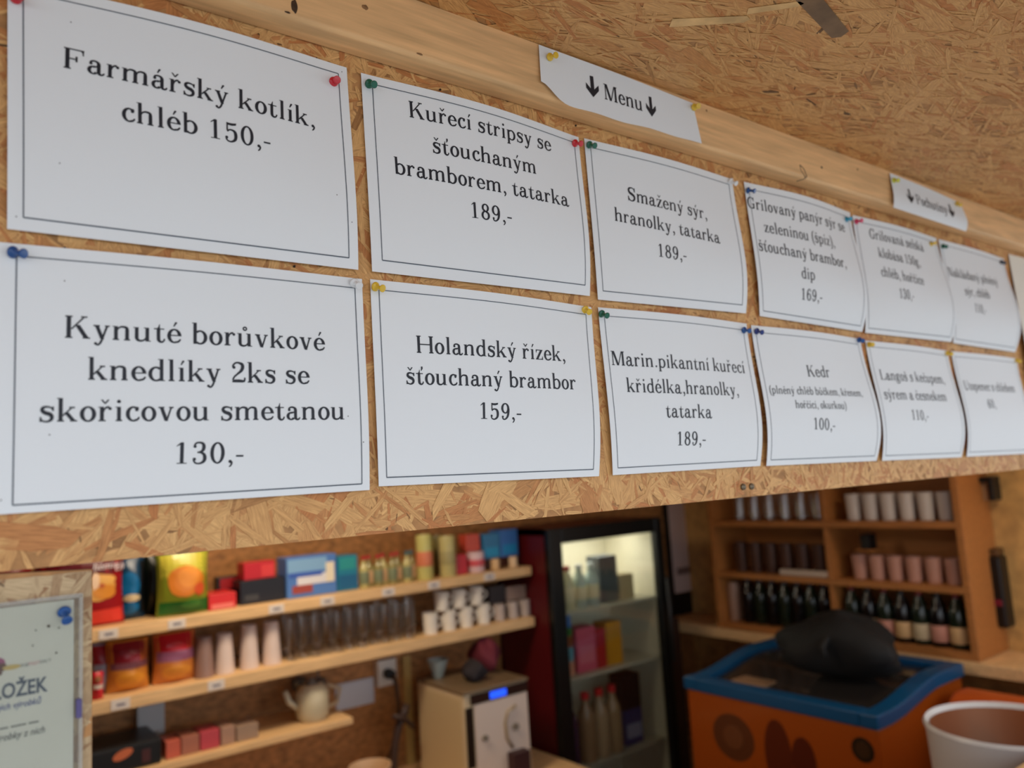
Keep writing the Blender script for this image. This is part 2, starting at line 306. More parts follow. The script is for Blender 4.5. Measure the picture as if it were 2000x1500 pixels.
def glyphs():
    G['n'] = (611, stem(84, 464) + arch(168, 404))
    G['h'] = (611, stem(84, 737) + arch(168, 404))
    G['m'] = (889, stem(84, 464, r=44) + arch(168, 388) + arch(472, 690))
    G['r'] = (444, stem(84, 464, r=62) + fS((162, 290, 16), (195, 385, 24), (260, 445, 36), (330, 450, 44)) + fB(348, 405, 50))
    G['u'] = (611, fR(74, 130, 158, 464) + [[(18, 437), (74, 437), (74, 464), (18, 464)]] + fS((116, 180, 84), (118, 110, 82), (150, 42, 60), (235, 14, 40), (330, 44, 26), (392, 120, 20)) + fR(386, 0, 470, 464) + [[(326, 437), (386, 437), (386, 464), (326, 464)], [(470, 0), (536, 0), (536, 27), (470, 27)], [(470, 27), (494, 27), (470, 50)]])
    G['i'] = (315, stem(112, 464) + fB(152, 634, 57))
    G['\u0131'] = (315, stem(112, 464))
    G['l'] = (315, stem(112, 737))
    G['o'] = (500, fE(250, 232, 216, 246, 92, 30))
    G['c'] = (444, fE(246, 232, 212, 246, 92, 32, 58, 304) + fS((340, 452, 30), (380, 410, 24), (362, 360, 10)) + fB(344, 366, 52) + fS((322, 26, 42), (376, 66, 34), (414, 130, 18)))
    G['e'] = (500, fE(252, 232, 216, 246, 92, 32, 0, 302) + fR(120, 232, 462, 262) + fS((338, 24, 40), (400, 66, 34), (446, 132, 18)))
    G['a'] = (556, fR(316, 96, 400, 330) + fS((358, 300, 84), (352, 385, 76), (312, 436, 50), (234, 460, 34), (158, 440, 34), (112, 396, 30)) + fB(132, 362, 50)
              + fE(196, 134, 160, 146, 84, 30, 58, 332) + fS((322, 278, 26), (270, 268, 30), (200, 262, 36)) + fS((330, 80, 22), (372, 40, 60), (430, 12, 40), (490, 40, 26), (512, 92, 20)) + fR(316, 60, 398, 130))
    G['b'] = (556, fR(84, 0, 168, 737) + [[(28, 710), (84, 710), (84, 737), (28, 737)]] + fE(288, 232, 230, 246, 92, 32, -132, 132) + [[(84, 0), (84, 60), (104, 0)]])
    G['p'] = (574, fR(84, -205, 168, 464) + [[(28, 437), (84, 437), (84, 464), (28, 464)]] + fF(84, 168, -205, 1) + fE(292, 232, 234, 246, 92, 32, -132, 132))
    G['d'] = (574, fR(384, 0, 468, 737) + [[(322, 710), (384, 710), (384, 737), (322, 737)], [(468, 0), (532, 0), (532, 27), (468, 27)], [(468, 27), (490, 27), (468, 50)]] + fE(264, 232, 230, 246, 92, 32, 48, 312))
    G['k'] = (593, stem(78, 737) + fL(172, 176, 424, 450, 36) + fF(396, 450, 464, -1, 56, 44) + fL(462, 14, 268, 282, 106) + fF(420, 500, 0, 1, 50, 56))
    G['s'] = (463, fS((372, 384, 24), (342, 430, 24), (232, 462, 34), (132, 432, 58), (110, 352, 76), (178, 280, 92), (300, 232, 96), (356, 158, 78), (336, 62, 62), (236, 4, 34), (120, 26, 26), (72, 92, 22)) + fR(372, 330, 396, 470) + fR(58, -6, 82, 146))
    G['t'] = (389, fS((154, 470, 80), (154, 440, 80), (154, 200, 80), (160, 80, 80), (196, 22, 58), (258, 6, 38), (316, 46, 26), (338, 120, 20)) + fR(28, 434, 318, 464) + [[(112, 464), (196, 464), (196, 604), (176, 604), (150, 520)]])
    G['v'] = (537, fL(266, 0, 120, 450, 88) + fL(276, 0, 414, 450, 32) + fF(84, 150, 464, -1, 56, 56) + fF(398, 430, 464, -1, 52, 56) + [[(228, 0), (308, 0), (274, -14), (262, -14)]])
    G['y'] = (537, fL(280, 10, 120, 450, 88) + fS((414, 450, 34), (350, 250, 34), (280, 30, 36), (226, -110, 38), (160, -178, 34), (104, -168, 30)) + fB(92, -140, 46) + fF(84, 150, 464, -1, 56, 56) + fF(398, 430, 464, -1, 52, 56))
    G['z'] = (481, fR(48, 434, 420, 464) + fR(40, 0, 434, 30) + fL(98, 20, 362, 446, 104) + [[(48, 464), (48, 320), (74, 320), (92, 400), (130, 436), (130, 464)], [(434, 0), (434, 156), (408, 156), (390, 70), (350, 28), (350, 0)]])
    G['g'] = (537, fE(228, 310, 184, 164, 86, 28) + fS((330, 420, 22), (376, 470, 26), (436, 476, 30)) + fB(470, 446, 42) + fS((130, 190, 26), (92, 130, 34), (128, 74, 56), (240, 52, 76), (360, 34, 76), (428, -36, 66), (384, -132, 44), (240, -184, 32), (96, -150, 44), (56, -76, 56), (106, -2, 34), (160, 30, 24)))
    G['F'] = (667, cstem(96) + fR(96, 686, 600, 722) + [[(600, 722), (600, 530), (570, 530), (556, 630), (500, 694), (470, 722)]] + fR(180, 352, 400, 390) + fR(380, 276, 414, 470) + [[(390, 330), (390, 412), (350, 386), (350, 356)]])
    G['K'] = (778, cstem(88) + fL(204, 290, 556, 704, 36) + fF(530, 580, 722, -1, 70, 60) + fL(618, 14, 366, 434, 116) + fF(568, 660, 0, 1, 56, 60))
    G['H'] = (833, cstem(90) + cstem(646) + fR(180, 346, 660, 386))
    G['L'] = (667, cstem(88) + fR(90, 0, 600, 30) + [[(612, 0), (618, 230), (590, 230), (566, 110), (500, 28), (460, 0)]])
    G['N'] = (815, fR(124, 0, 156, 722) + fF(124, 156, 0, 1, 72, 72) + fR(40, 694, 250, 722) + fL(624, 0, 186, 722, 122) + fR(640, -6, 672, 722) + fF(640, 672, 722, -1, 72, 72))
    G['M'] = (944, fR(124, 0, 156, 722) + fF(124, 156, 0, 1, 68, 68) + fL(448, 0, 190, 722, 110) + fL(462, 0, 724, 722, 34) + cstem(738, 96) + fR(52, 694, 230, 722) + fR(700, 694, 880, 722))
    G['U'] = (815, fR(114, 220, 208, 722) + fF(114, 208, 722, -1) + fR(640, 220, 672, 722) + fF(640, 672, 722, -1, 74, 74) + fS((161, 240, 94), (164, 150, 94), (220, 40, 66), (392, 4, 44), (560, 46, 38), (640, 140, 34), (656, 240, 32)))
    G['P'] = (667, cstem(88) + fR(160, 692, 400, 722) + fR(160, 336, 400, 366) + fE(396, 529, 220, 193, 98, 30, -90, 90))
    G['S'] = (630, fS((520, 520, 28), (486, 640, 30), (400, 708, 34), (290, 716, 40), (164, 668, 74), (124, 560, 92), (190, 442, 112), (340, 372, 120), (468, 290, 110), (506, 174, 96), (440, 56, 66), (310, 4, 38), (190, 34, 34), (112, 130, 30), (88, 236, 26)) + fR(514, 500, 542, 734) + fR(72, -10, 100, 250))
    G['G'] = (778, fE(388, 361, 338, 374, 104, 34, 42, 318) + fR(600, 480, 628, 730) + fS((560, 640, 28), (600, 580, 28), (614, 500, 26)) + fR(540, 30, 634, 320) + fF(540, 634, 342, -1, 70, 56) + fS((540, 60, 40), (600, 60, 60)))
    G['0'] = (556, fE(278, 350, 226, 364, 88, 30))
    G['1'] = (556, fR(240, 0, 326, 704) + fF(240, 326, 0, 1, 110, 110, 30) + [[(240, 704), (240, 640), (120, 566), (120, 596)], [(240, 704), (296, 714), (326, 704), (240, 640)]])
    G['2'] = (556, fS((96, 520, 40), (100, 610, 36), (180, 690, 34), (290, 696, 44), (396, 640, 80), (414, 530, 88), (360, 410, 70), (240, 300, 40), (130, 190, 32), (84, 80, 30)) + fB(122, 530, 54) + [[(64, 0), (64, 60), (150, 104), (300, 110), (430, 90), (440, 0)]] + fS((440, 30, 60), (478, 90, 36), (488, 180, 22)))
    G['3'] = (556, fS((104, 590, 30), (160, 680, 32), (270, 702, 38), (370, 660, 66), (400, 560, 84), (370, 440, 66), (270, 380, 30), (200, 374, 26)) + fB(124, 570, 50) + fS((200, 374, 26), (300, 366, 30), (400, 310, 68), (436, 190, 88), (400, 70, 68), (270, 0, 34), (140, 24, 30), (86, 120, 30)) + fB(112, 146, 52))
    G['5'] = (556, fR(120, 400, 148, 700) + [[(120, 700), (120, 610), (300, 596), (440, 634), (456, 716), (300, 690), (200, 690)]] + fS((134, 360, 24), (190, 420, 30), (280, 440, 34), (390, 390, 72), (432, 250, 90), (400, 90, 70), (270, 0, 34), (150, 18, 28), (90, 100, 26)) + fB(112, 140, 52))
    G['6'] = (556, fE(284, 214, 206, 228, 86, 30) + fS((120, 214, 88), (126, 400, 86), (170, 570, 70), (280, 684, 36), (380, 690, 32), (440, 620, 28)) + fB(420, 586, 50))
    G['9'] = (556, fE(272, 486, 206, 228, 86, 30) + fS((436, 486, 88), (430, 300, 86), (386, 130, 70), (276, 16, 36), (176, 10, 32), (116, 80, 28)) + fB(136, 114, 50))
    G['8'] = (556, fE(278, 530, 184, 184, 80, 28) + fE(278, 190, 216, 204, 84, 30) + [[(120, 440), (200, 470), (430, 300), (400, 250)]])
    G[','] = (278, fB(136, 54, 56) + fS((180, 50, 40), (184, -20, 34), (150, -90, 22), (104, -126, 12)))
    G['.'] = (278, fB(139, 54, 56))
    G['-'] = (333, fR(56, 210, 278, 272))
    G['('] = (333, fS((292, 740, 16), (170, 620, 54), (112, 440, 76), (104, 270, 82), (112, 100, 76), (170, -80, 54), (292, -200, 16)))
    G[')'] = (333, fS((41, 740, 16), (163, 620, 54), (221, 440, 76), (229, 270, 82), (221, 100, 76), (163, -80, 54), (41, -200, 16)))
    G[' '] = (278, [])
    G['\u2193'] = (600, [[(228, 120), (372, 120), (372, 720), (228, 720)], [(300, -60), (40, 230), (40, 430), (300, 170)], [(300, -60), (560, 230), (560, 430), (300, 170)]])
    def acc(ch, base, parts, dx=0):
        w, g = G[base]
        G[ch] = (w, g + [[(x + dx, y) for x, y in p] for p in parts])
    acute = [[(0, 560), (34, 548), (128, 690), (92, 716), (52, 700)]]
    caron = [[(-16, 556), (20, 556), (122, 694), (66, 694), (0, 604)], [(-20, 556), (16, 556), (0, 604), (-66, 694), (-122, 694)]]
    ring = fE(0, 634, 76, 76, 26, 26)
    acc('\u00e1', 'a', acute, 196); acc('\u00e9', 'e', acute, 216); acc('\u00ed', '\u0131', acute, 118); acc('\u00fd', 'y', acute, 226)
    acc('\u011b', 'e', caron, 250); acc('\u010d', 'c', caron, 236); acc('\u0159', 'r', caron, 214); acc('\u0161', 's', caron, 228); acc('\u017e', 'z', caron, 240)
    acc('\u016f', 'u', ring, 286); acc('\u0165', 't', [[(246, 560), (270, 560), (330, 650), (330, 740), (256, 740), (256, 650)]])
def text_polys(s):
    x = 0; out = []
    for ch in s:
        w, g = G[ch]
        out += [[(px + x, py) for px, py in p] for p in g]; x += w
    return x, out

glyphs()
def surf(K, bw, u, v):                          # a pinned sheet: bows out between its pins and curls towards its loose foot
    a, l, r = bw
    w = ((1 - u) * (1 - v), u * (1 - v), u * v, (1 - u) * v)
    x, y, z = (sum(w[i] * K[i][k] for i in range(4)) for k in range(3))
    vv = min(max(v, 0.0), 1.0)
    return (x, y - a * math.sin(math.pi * min(max(u, 0), 1)) ** 1.3 * (1 - vv) ** 1.4 - (l + (r - l) * u) * math.sin(math.pi * vv ** 1.7), z)

def split_poly(p, mx):                           # cut long four-sided outlines so that print follows the curl of the paper
    if len(p) != 4: return [p]
    def ln(a, b): return math.hypot(a[0] - b[0], a[1] - b[1])
    def lerp(a, b, t): return (a[0] + (b[0] - a[0]) * t, a[1] + (b[1] - a[1]) * t)
    n1 = max(1, math.ceil(max(ln(p[0], p[1]), ln(p[3], p[2])) / mx)); n2 = max(1, math.ceil(max(ln(p[1], p[2]), ln(p[0], p[3])) / mx)); o = []
    for i in range(n1):
        a, d = lerp(p[0], p[1], i / n1), lerp(p[3], p[2], i / n1); b_, c = lerp(p[0], p[1], (i + 1) / n1), lerp(p[3], p[2], (i + 1) / n1)
        for j in range(n2): o.append([lerp(a, d, j / n2), lerp(b_, c, j / n2), lerp(b_, c, (j + 1) / n2), lerp(a, d, (j + 1) / n2)])
    return o
def print_on(mb, polys, f, off=.0003):           # flat outlines given in sheet coordinates (u, v) laid on the surface f
    for p in polys:
        vs = [Vector(f(u, v)) + Vector((0, -off, 0)) for u, v in p]; mb.add(vs, [tuple(range(len(vs)))])
def line_polys(t, W, H, emv=None):
    s_, u0, v0, u1, v1 = t; adv, ps = text_polys(s_); xs = [q[0] for p in ps for q in p]; xa, xb = min(xs), max(xs)
    dx, dy = (u1 - u0) * W, (v1 - v0) * H; L = math.hypot(dx, dy); e = L / (xb - xa); ev = (emv / 1e6) if emv else e; o = []
    for p in ps:
        for q in split_poly(p, 150):
            o.append([(u0 + ((x - xa) * e * dx / L + y * ev * dy / L) / W, v0 + ((x - xa) * e * dy / L - y * ev * dx / L) / H) for x, y in q])
    return o
def sheet_mesh(f, nu=32, nv=24, thick=.00025):
    b = MB()
    for s in (0, thick):
        for j in range(nv + 1):
            for i in range(nu + 1):
                p = Vector(f(i / nu, j / nv)); b.v.append((p.x, p.y + s, p.z))
    n = (nu + 1) * (nv + 1); W = nu + 1
    for j in range(nv):
        for i in range(nu):
            a = j * W + i; b.f.append((a, a + W, a + W + 1, a + 1)); b.f.append((n + a, n + a + 1, n + a + W + 1, n + a + W))
    for i in range(nu): b.f.append((i, i + 1, n + i + 1, n + i)); a = nv * W + i; b.f.append((a + 1, a, n + a, n + a + 1))
    for j in range(nv): a = j * W; b.f.append((a + W, a, n + a, n + a + W)); a = j * W + nu; b.f.append((a, a + W, n + a + W, n + a))
    b.m = [0] * len(b.f); return b
def band(pts, w, W, H):                          # thin ruled line through sheet points
    o = []
    for (u0, v0), (u1, v1) in zip(pts, pts[1:]):
        dx, dy = (u1 - u0) * W, (v1 - v0) * H; L = math.hypot(dx, dy); nx, ny = -dy / L * w / 2 / W, dx / L * w / 2 / H; n = max(1, int(L / .006))
        for i in range(n):
            a, c = i / n, (i + 1) / n
            q = [(u0 + (u1 - u0) * t, v0 + (v1 - v0) * t) for t in (a, c)]
            o.append([(q[0][0] + nx, q[0][1] + ny), (q[0][0] - nx, q[0][1] - ny), (q[1][0] - nx, q[1][1] - ny), (q[1][0] + nx, q[1][1] + ny)])
    return o
SHEETS = {
    'a1': ([(-0.3139, -0.0015, -0.0032), (-0.0183, -0.0015, 0.0021), (-0.0158, -0.005, -0.2127), (-0.3117, -0.004, -0.2135)], (0.009, 0.002, 0.004),
        [('Farmářský kotlík,', 0.1308, 0.3262, 0.865, 0.3528), ('chléb 150,-', 0.2758, 0.501, 0.7078, 0.5062)]),
    'a2': ([(-0.0022, -0.0015, 0.0009), (0.3007, -0.0015, -0.0026), (0.2961, -0.005, -0.2105), (-0.0001, -0.004, -0.2123)], (0.01, 0.001, 0.006),
        [('Kuřecí stripsy se', 0.1763, 0.175, 0.8322, 0.154), ('šťouchaným', 0.2635, 0.3391, 0.7373, 0.3237), ('bramborem, tatarka', 0.1055, 0.4907, 0.905, 0.4775), ('189,-', 0.4158, 0.6531, 0.5994, 0.6475)]),
    'a3': ([(0.3104, -0.0015, -0.0018), (0.6104, -0.0015, -0.0004), (0.6066, -0.005, -0.2079), (0.3105, -0.004, -0.2135)], (0.006, 0.001, 0.009),
        [('Smažený sýr,', 0.2241, 0.3451, 0.7447, 0.3689), ('hranolky, tatarka', 0.133, 0.4951, 0.8201, 0.5294), ('189,-', 0.3826, 0.6865, 0.5629, 0.6917)]),
    'a4': ([(0.6391, -0.0015, 0.0009), (0.9379, -0.0015, -0.0001), (0.9256, -0.005, -0.2149), (0.6411, -0.004, -0.2089)], (0.01, 0.004, 0.016),
        [('Grilovaný panýr sýr se', 0.0048, 0.1967, 0.8986, 0.197), ('zeleninou (špíz),', 0.1089, 0.3616, 0.7363, 0.3624), ('šťouchaný brambor,', 0.0423, 0.514, 0.8165, 0.5205), ('dip', 0.3688, 0.6722, 0.4867, 0.6724), ('169,-', 0.3643, 0.834, 0.5497, 0.8306)]),
    'a5': ([(0.9455, -0.0015, -0.0036), (1.2541, -0.0015, -0.0027), (1.2533, -0.005, -0.2142), (0.9371, -0.004, -0.2157)], (0.006, 0.006, 0.018),
        [('Grilovaná selská', 0.1468, 0.174, 0.7723, 0.1837), ('klobása 150g,', 0.208, 0.3325, 0.6674, 0.3465), ('chléb, hořčice', 0.1971, 0.5024, 0.656, 0.5228), ('130,-', 0.3588, 0.6754, 0.5068, 0.679)]),
    'a6': ([(1.2647, -0.0015, -0.0033), (1.57, -0.0015, -0.0061), (1.5524, -0.005, -0.22), (1.2639, -0.004, -0.2155)], (0.004, 0.006, 0.018),
        [('Nakládaný plněný', 0.0459, 0.3527, 0.767, 0.3443), ('sýr, chléb', 0.2218, 0.5174, 0.5728, 0.5089), ('110,-', 0.3219, 0.6721, 0.4732, 0.6774)]),
    'b1': ([(-0.3186, -0.0015, -0.224), (-0.0105, -0.0015, -0.2207), (-0.0131, -0.005, -0.4307), (-0.319, -0.004, -0.4317)], (0.005, 0.001, 0.003),
        [('Kynuté borůvkové', 0.1518, 0.3519, 0.8615, 0.3588), ('knedlíky 2ks se', 0.205, 0.5121, 0.8073, 0.5139), ('skořicovou smetanou', 0.0979, 0.6717, 0.9171, 0.6746), ('130,-', 0.4207, 0.8458, 0.6025, 0.8525)]),
    'b2': ([(-0.0014, -0.0015, -0.2198), (0.3005, -0.0015, -0.2235), (0.2889, -0.005, -0.4314), (-0.0026, -0.004, -0.4278)], (0.008, 0.001, 0.006),
        [('Holandský řízek,', 0.162, 0.3519, 0.8327, 0.3454), ('šťouchaný brambor', 0.1175, 0.5104, 0.8798, 0.5057), ('159,-', 0.414, 0.6786, 0.597, 0.6822)]),
    'b3': ([(0.3119, -0.0015, -0.2226), (0.6102, -0.0015, -0.2223), (0.6044, -0.005, -0.4313), (0.3127, -0.004, -0.4312)], (0.008, 0.003, 0.01),
        [('Marin.pikantní kuřecí', 0.0438, 0.3499, 0.9232, 0.3626), ('křidélka,hranolky,', 0.1135, 0.5114, 0.8449, 0.5224), ('tatarka', 0.3301, 0.6659, 0.6323, 0.6744), ('189,-', 0.3975, 0.8417, 0.5817, 0.8446)]),
    'b4': ([(0.621, -0.0015, -0.2238), (0.9226, -0.0015, -0.2269), (0.9228, -0.005, -0.435), (0.6203, -0.004, -0.4319)], (0.008, 0.009, 0.016),
        [('Kedr', 0.3853, 0.3557, 0.583, 0.3508), ('(plněný chléb bůčkem, křenem,', 0.0546, 0.4941, 0.8668, 0.4903), ('hořčicí, okurkou)', 0.2369, 0.5957, 0.6779, 0.5956), ('100,-', 0.3734, 0.7497, 0.5546, 0.7585)]),
    'b5': ([(0.9387, -0.0015, -0.2286), (1.2391, -0.0015, -0.2316), (1.2328, -0.005, -0.4389), (0.9427, -0.004, -0.4356)], (0.006, 0.01, 0.014),
        [('Langoš s kečupem,', 0.0818, 0.3287, 0.8508, 0.3272), ('sýrem a česnekem', 0.073, 0.4923, 0.812, 0.4911), ('110,-', 0.3364, 0.6641, 0.528, 0.6693)]),
    'b6': ([(1.2562, -0.0015, -0.2318), (1.5628, -0.0015, -0.2326), (1.5498, -0.005, -0.4413), (1.2568, -0.004, -0.4386)], (0.004, 0.01, 0.01),
        [('Utopenec s chlebem', 0.0724, 0.3692, 0.8433, 0.3707), ('60,', 0.3476, 0.5428, 0.4658, 0.541)]),
}
DESC = {'a1': 'upper row, far left', 'a2': 'upper row, second', 'a3': 'upper row, third', 'a4': 'upper row, fourth', 'a5': 'upper row, fifth', 'a6': 'upper row, last',
        'b1': 'lower row, far left', 'b2': 'lower row, second', 'b3': 'lower row, third', 'b4': 'lower row, fourth', 'b5': 'lower row, fifth', 'b6': 'lower row, last'}
BORD = {'a1': (.036, .045, .966, .950), 'a2': (.040, .045, .972, .940), 'a3': (.032, .05, .965, .945), 'b1': (.044, .048, .973, .970)}
for k, (K, bw, T) in SHEETS.items():
    f = lambda u, v, K=K, bw=bw: surf(K, bw, u, v)
    o = sheet_mesh(f).build('price_sheet', PAPER, smooth='auto')
    txt = MB()
    for t in T:
        print_on(txt, line_polys(t, .297, .21, 17.0 if t[0][0] == '(' or t[0].startswith('hoř') else 25.4), f)
    txt.build('printed_text', INK, o)
    l_, t_, r_, b_ = BORD.get(k, (.030, .050, .966, .960)); ln = MB()
    print_on(ln, band([(l_, t_), (r_, t_)], .00095, .297, .21) + band([(r_, t_), (r_, b_)], .00095, .297, .21) + band([(r_, b_), (l_, b_)], .0012, .297, .21) + band([(l_, b_), (l_, t_)], .00095, .297, .21), f, .00032)
    ln.build('border_line', LINE, o)
    if k in ('a1', 'b1'):
        for u, v in ((.15, .13), (.93, .66), (.12, .72), (.02, .95), (.98, .03), (.98, .78))[: 6]:
            d = MB(); print_on(d, [[(u + .0018 * math.cos(q * .785), v + .0026 * math.sin(q * .785)) for q in range(8)]], f); d.build('pin_prick', hm, o)
    first = T[0][0].rstrip(',') + (' ' + T[1][0].rstrip(',') if k in ('a4', 'a5', 'b3') else '')
    tag(recentre(o), 'white price sheet reading "%s", %s' % (first if k != 'b4' else 'Kedr', DESC[k]), 'sign', 'price sheets pinned to the board')
# cream sheet at the far end
fk = [(1.60, -.002, .008), (1.85, -.002, .008), (1.85, -.006, -.30), (1.595, -.012, -.30)]
o = sheet_mesh(lambda u, v: surf(fk, (.002, .002, .004), u, v)).build('blank_sheet', mat('cream_paper', (.84, .80, .70), .6), smooth='auto')
tag(recentre(o), 'blank cream paper at the right end of the board, cut by the frame', 'sign')
# strips on the batten
def strip(name, K, tear, label, items, bw=(0.002, 0, 0)):
    def f(u, v):
        x, y, z = surf(K, bw, u, v * (1 + tear(u)))
        return x, y, z
    o = sheet_mesh(f, 40, 10).build(name, PAPER, smooth='auto'); W = math.dist(K[0], K[1]); H = abs(K[0][2] - K[3][2]); m = MB()
    for it, x0, z0, x1, z1, e in items:          # world x, z of the foot of the line
        adv, ps = text_polys(it); xs = [q[0] for p in ps for q in p]; xa, xb = min(xs), max(xs); sx = (x1 - x0) / (xb - xa)
        for p in ps:
            for q in split_poly(p, 300):
                vs = []
                for X, Y in q:
                    x = x0 + (X - xa) * sx; z = z0 + (z1 - z0) * (x - x0) / (x1 - x0) + Y * e / 1e6
                    u = (x - K[0][0]) / (K[1][0] - K[0][0]); zt = K[0][2] + (K[1][2] - K[0][2]) * u; zb = K[3][2] + (K[2][2] - K[3][2]) * u
                    v = (zt - z) / (zt - zb); y = surf(K, bw, u, v)[1]
                    vs.append((x, y - .0004, z))
                m.add(vs, [tuple(range(len(vs)))])
    m.build('printed_text', INK, o); return tag(recentre(o), label, 'sign', 'heading strips on the batten')
strip('heading_strip', [(.2168, -.034, .0815), (.4927, -.034, .0770), (.5005, -.037, .0185), (.2135, -.037, .0115)],
      lambda u: -.32 * math.exp(-(u / .085) ** 2) + .035 * math.sin(u * 17) * u * (1 - u) * 2, 'white torn strip on the beam reading "Menu" between two down arrows',
      [('\u2193', .2871, .0365, .3084, .0375, 36), ('Menu', .3173, .0375, .3855, .0378, 29), ('\u2193', .3932, .0362, .4119, .0368, 36)], (.002, .0, .0))
strip('heading_strip', [(1.0315, -.034, .0784), (1.3091, -.034, .068), (1.3077, -.037, .0085), (1.0228, -.037, .0115)],
      lambda u: 0, 'white strip on the beam reading "Pochutiny" between two down arrows, farther right',
      [('\u2193', 1.0747, .031, 1.0977, .031, 36), ('Pochutiny', 1.1076, .0313, 1.2253, .0296, 27), ('\u2193', 1.2330, .028, 1.2560, .028, 36)], (.002, .003, .006))
# ---------------------------------------------------------------- push pins
PINS = [
    ('red', -0.3085, -0.003, -0.0208, 0.2088, -0.9483, -0.239),
    ('red', -0.0344, -0.003, -0.0186, -0.1177, -0.95, -0.2892),
    ('green', 0.0054, -0.003, -0.0102, 0.0705, -0.886, -0.4583),
    ('red', 0.2914, -0.003, -0.0134, 0.0822, -0.9141, -0.3972),
    ('green', 0.3162, -0.003, -0.0101, 0.0221, -0.8894, -0.4566),
    ('white', 0.6028, -0.003, -0.0055, 0.0857, -0.7986, -0.5957),
    ('blue', 0.6438, -0.003, -0.0126, 0.1852, -0.9073, -0.3776),
    ('teal', 0.9188, -0.003, -0.0166, -0.372, -0.9014, -0.2216),
    ('pink', 0.9522, -0.003, -0.0152, -0.199, -0.9648, -0.1717),
    ('yellow', 1.223, -0.003, -0.0199, -0.3946, -0.9085, -0.1375),
    ('green', 1.275, -0.003, -0.0172, -0.5176, -0.7704, -0.3722),
    ('dark', 1.5492, -0.003, -0.0172, -0.4954, -0.7439, -0.4485),
    ('blue', -0.308, -0.003, -0.2315, 0.6074, -0.7597, -0.2321),
    ('white', -0.0204, -0.003, -0.2263, 0.059, -0.8836, -0.4646),
    ('yellow', 0.0026, -0.003, -0.2277, 0.2866, -0.8889, -0.3573),
    ('yellow', 0.2877, -0.003, -0.2281, -0.1979, -0.8633, -0.4643),
    ('green', 0.3148, -0.003, -0.2311, -0.0352, -0.9123, -0.408),
    ('blue', 0.5992, -0.003, -0.2332, -0.1197, -0.9512, -0.2843),
    ('navy', 0.6298, -0.003, -0.2328, -0.1499, -0.9263, -0.3458),
    ('blue', 0.9145, -0.003, -0.2294, -0.456, -0.8293, -0.3231),
    ('yellow', 0.9462, -0.003, -0.2357, -0.549, -0.8175, -0.1741),
    ('yellow', 1.2321, -0.003, -0.2373, -0.3145, -0.9035, -0.2913),
    ('yellow', 1.5572, -0.003, -0.2377, -0.56, -0.7587, -0.3329),
    ('yellow', 0.2303, -0.036, 0.0683, 0.0318, -0.9678, -0.2498),
    ('yellow', 0.4916, -0.036, 0.0694, -0.3084, -0.9083, -0.2828),
    ('lime', 1.0371, -0.036, 0.0647, -0.3724, -0.8517, -0.3688),
    ('yellow', 1.283, -0.036, 0.062, -0.3648, -0.7397, -0.5655),
    ('blue', -0.2713, -0.0035, -0.5075, 0.0584, -0.8504, -0.5228),
]
PC = {'red': (200, 30, 45), 'green': (10, 95, 72), 'white': (225, 225, 225), 'blue': (15, 75, 140), 'teal': (35, 145, 175), 'pink': (215, 50, 95), 'yellow': (225, 185, 50), 'dark': (45, 55, 70), 'navy': (20, 45, 120), 'lime': (205, 205, 60)}
PL = ['left corner of the Farmářský kotlík sheet', 'right corner of the Farmářský kotlík sheet', 'left corner of the Kuřecí stripsy sheet', 'right corner of the Kuřecí stripsy sheet', 'left corner of the Smažený sýr sheet',
      'right corner of the Smažený sýr sheet', 'left corner of the Grilovaný panýr sheet', 'right corner of the Grilovaný panýr sheet', 'left corner of the Grilovaná selská sheet', 'right corner of the Grilovaná selská sheet', 'left corner of the last upper sheet', 'right corner of the last upper sheet',
      'left corner of the Kynuté borůvkové sheet', 'right corner of the Kynuté borůvkové sheet', 'left corner of the Holandský řízek sheet', 'right corner of the Holandský řízek sheet', 'left corner of the Marin.pikantní sheet', 'right corner of the Marin.pikantní sheet', 'left corner of the Kedr sheet', 'right corner of the Kedr sheet',
      'left corner of the Langoš sheet', 'right corner of the Langoš sheet', 'right corner of the last lower sheet', 'left corner of the Menu strip', 'right corner of the Menu strip', 'left corner of the Pochutiny strip', 'right corner of the Pochutiny strip', 'corner of the plastic sleeve']
PMAT = {c: mat('pin_plastic_' + c, s2l(v), .25, coat=.3, alpha=1) for c, v in PC.items()}
pm_ = MB(); pm_.lathe([(0, -.0004), (.0046, -.0004), (.0049, .0004), (.0046, .0014), (.0026, .0026), (.0021, .0045), (.0021, .0075), (.0028, .0092), (.0038, .0102), (.0039, .0114), (.0033, .0120), (0, .0121)], n=18)
nm_ = MB(); nm_.lathe([(.0006, 0), (.0006, -.0045), (.0001, -.0095)], n=8)
pins = {}
for (c, x, y, z, ax, ay, az), where in zip(PINS, PL):
    q = Vector((0, 0, 1)).rotation_difference(Vector((ax, ay, az)))
    if c not in pins:
        o = pm_.build('push_pin', PMAT[c], smooth='auto'); nd = nm_.build('needle', STEEL, o, True); pins[c] = (o, nd)
    else:
        o = pins[c][0].copy(); col.objects.link(o); nd = pins[c][1].copy(); col.objects.link(nd); nd.parent = o
    o.location = (x, y - .0008, z); o.rotation_mode = 'QUATERNION'; o.rotation_quaternion = q
    tag(o, '%s push pin at the %s' % ({'dark': 'dark grey', 'navy': 'dark blue', 'teal': 'light blue', 'lime': 'greenish yellow'}.get(c, c), where if where.startswith('corner') else 'top ' + where), 'push pin', 'push pins')
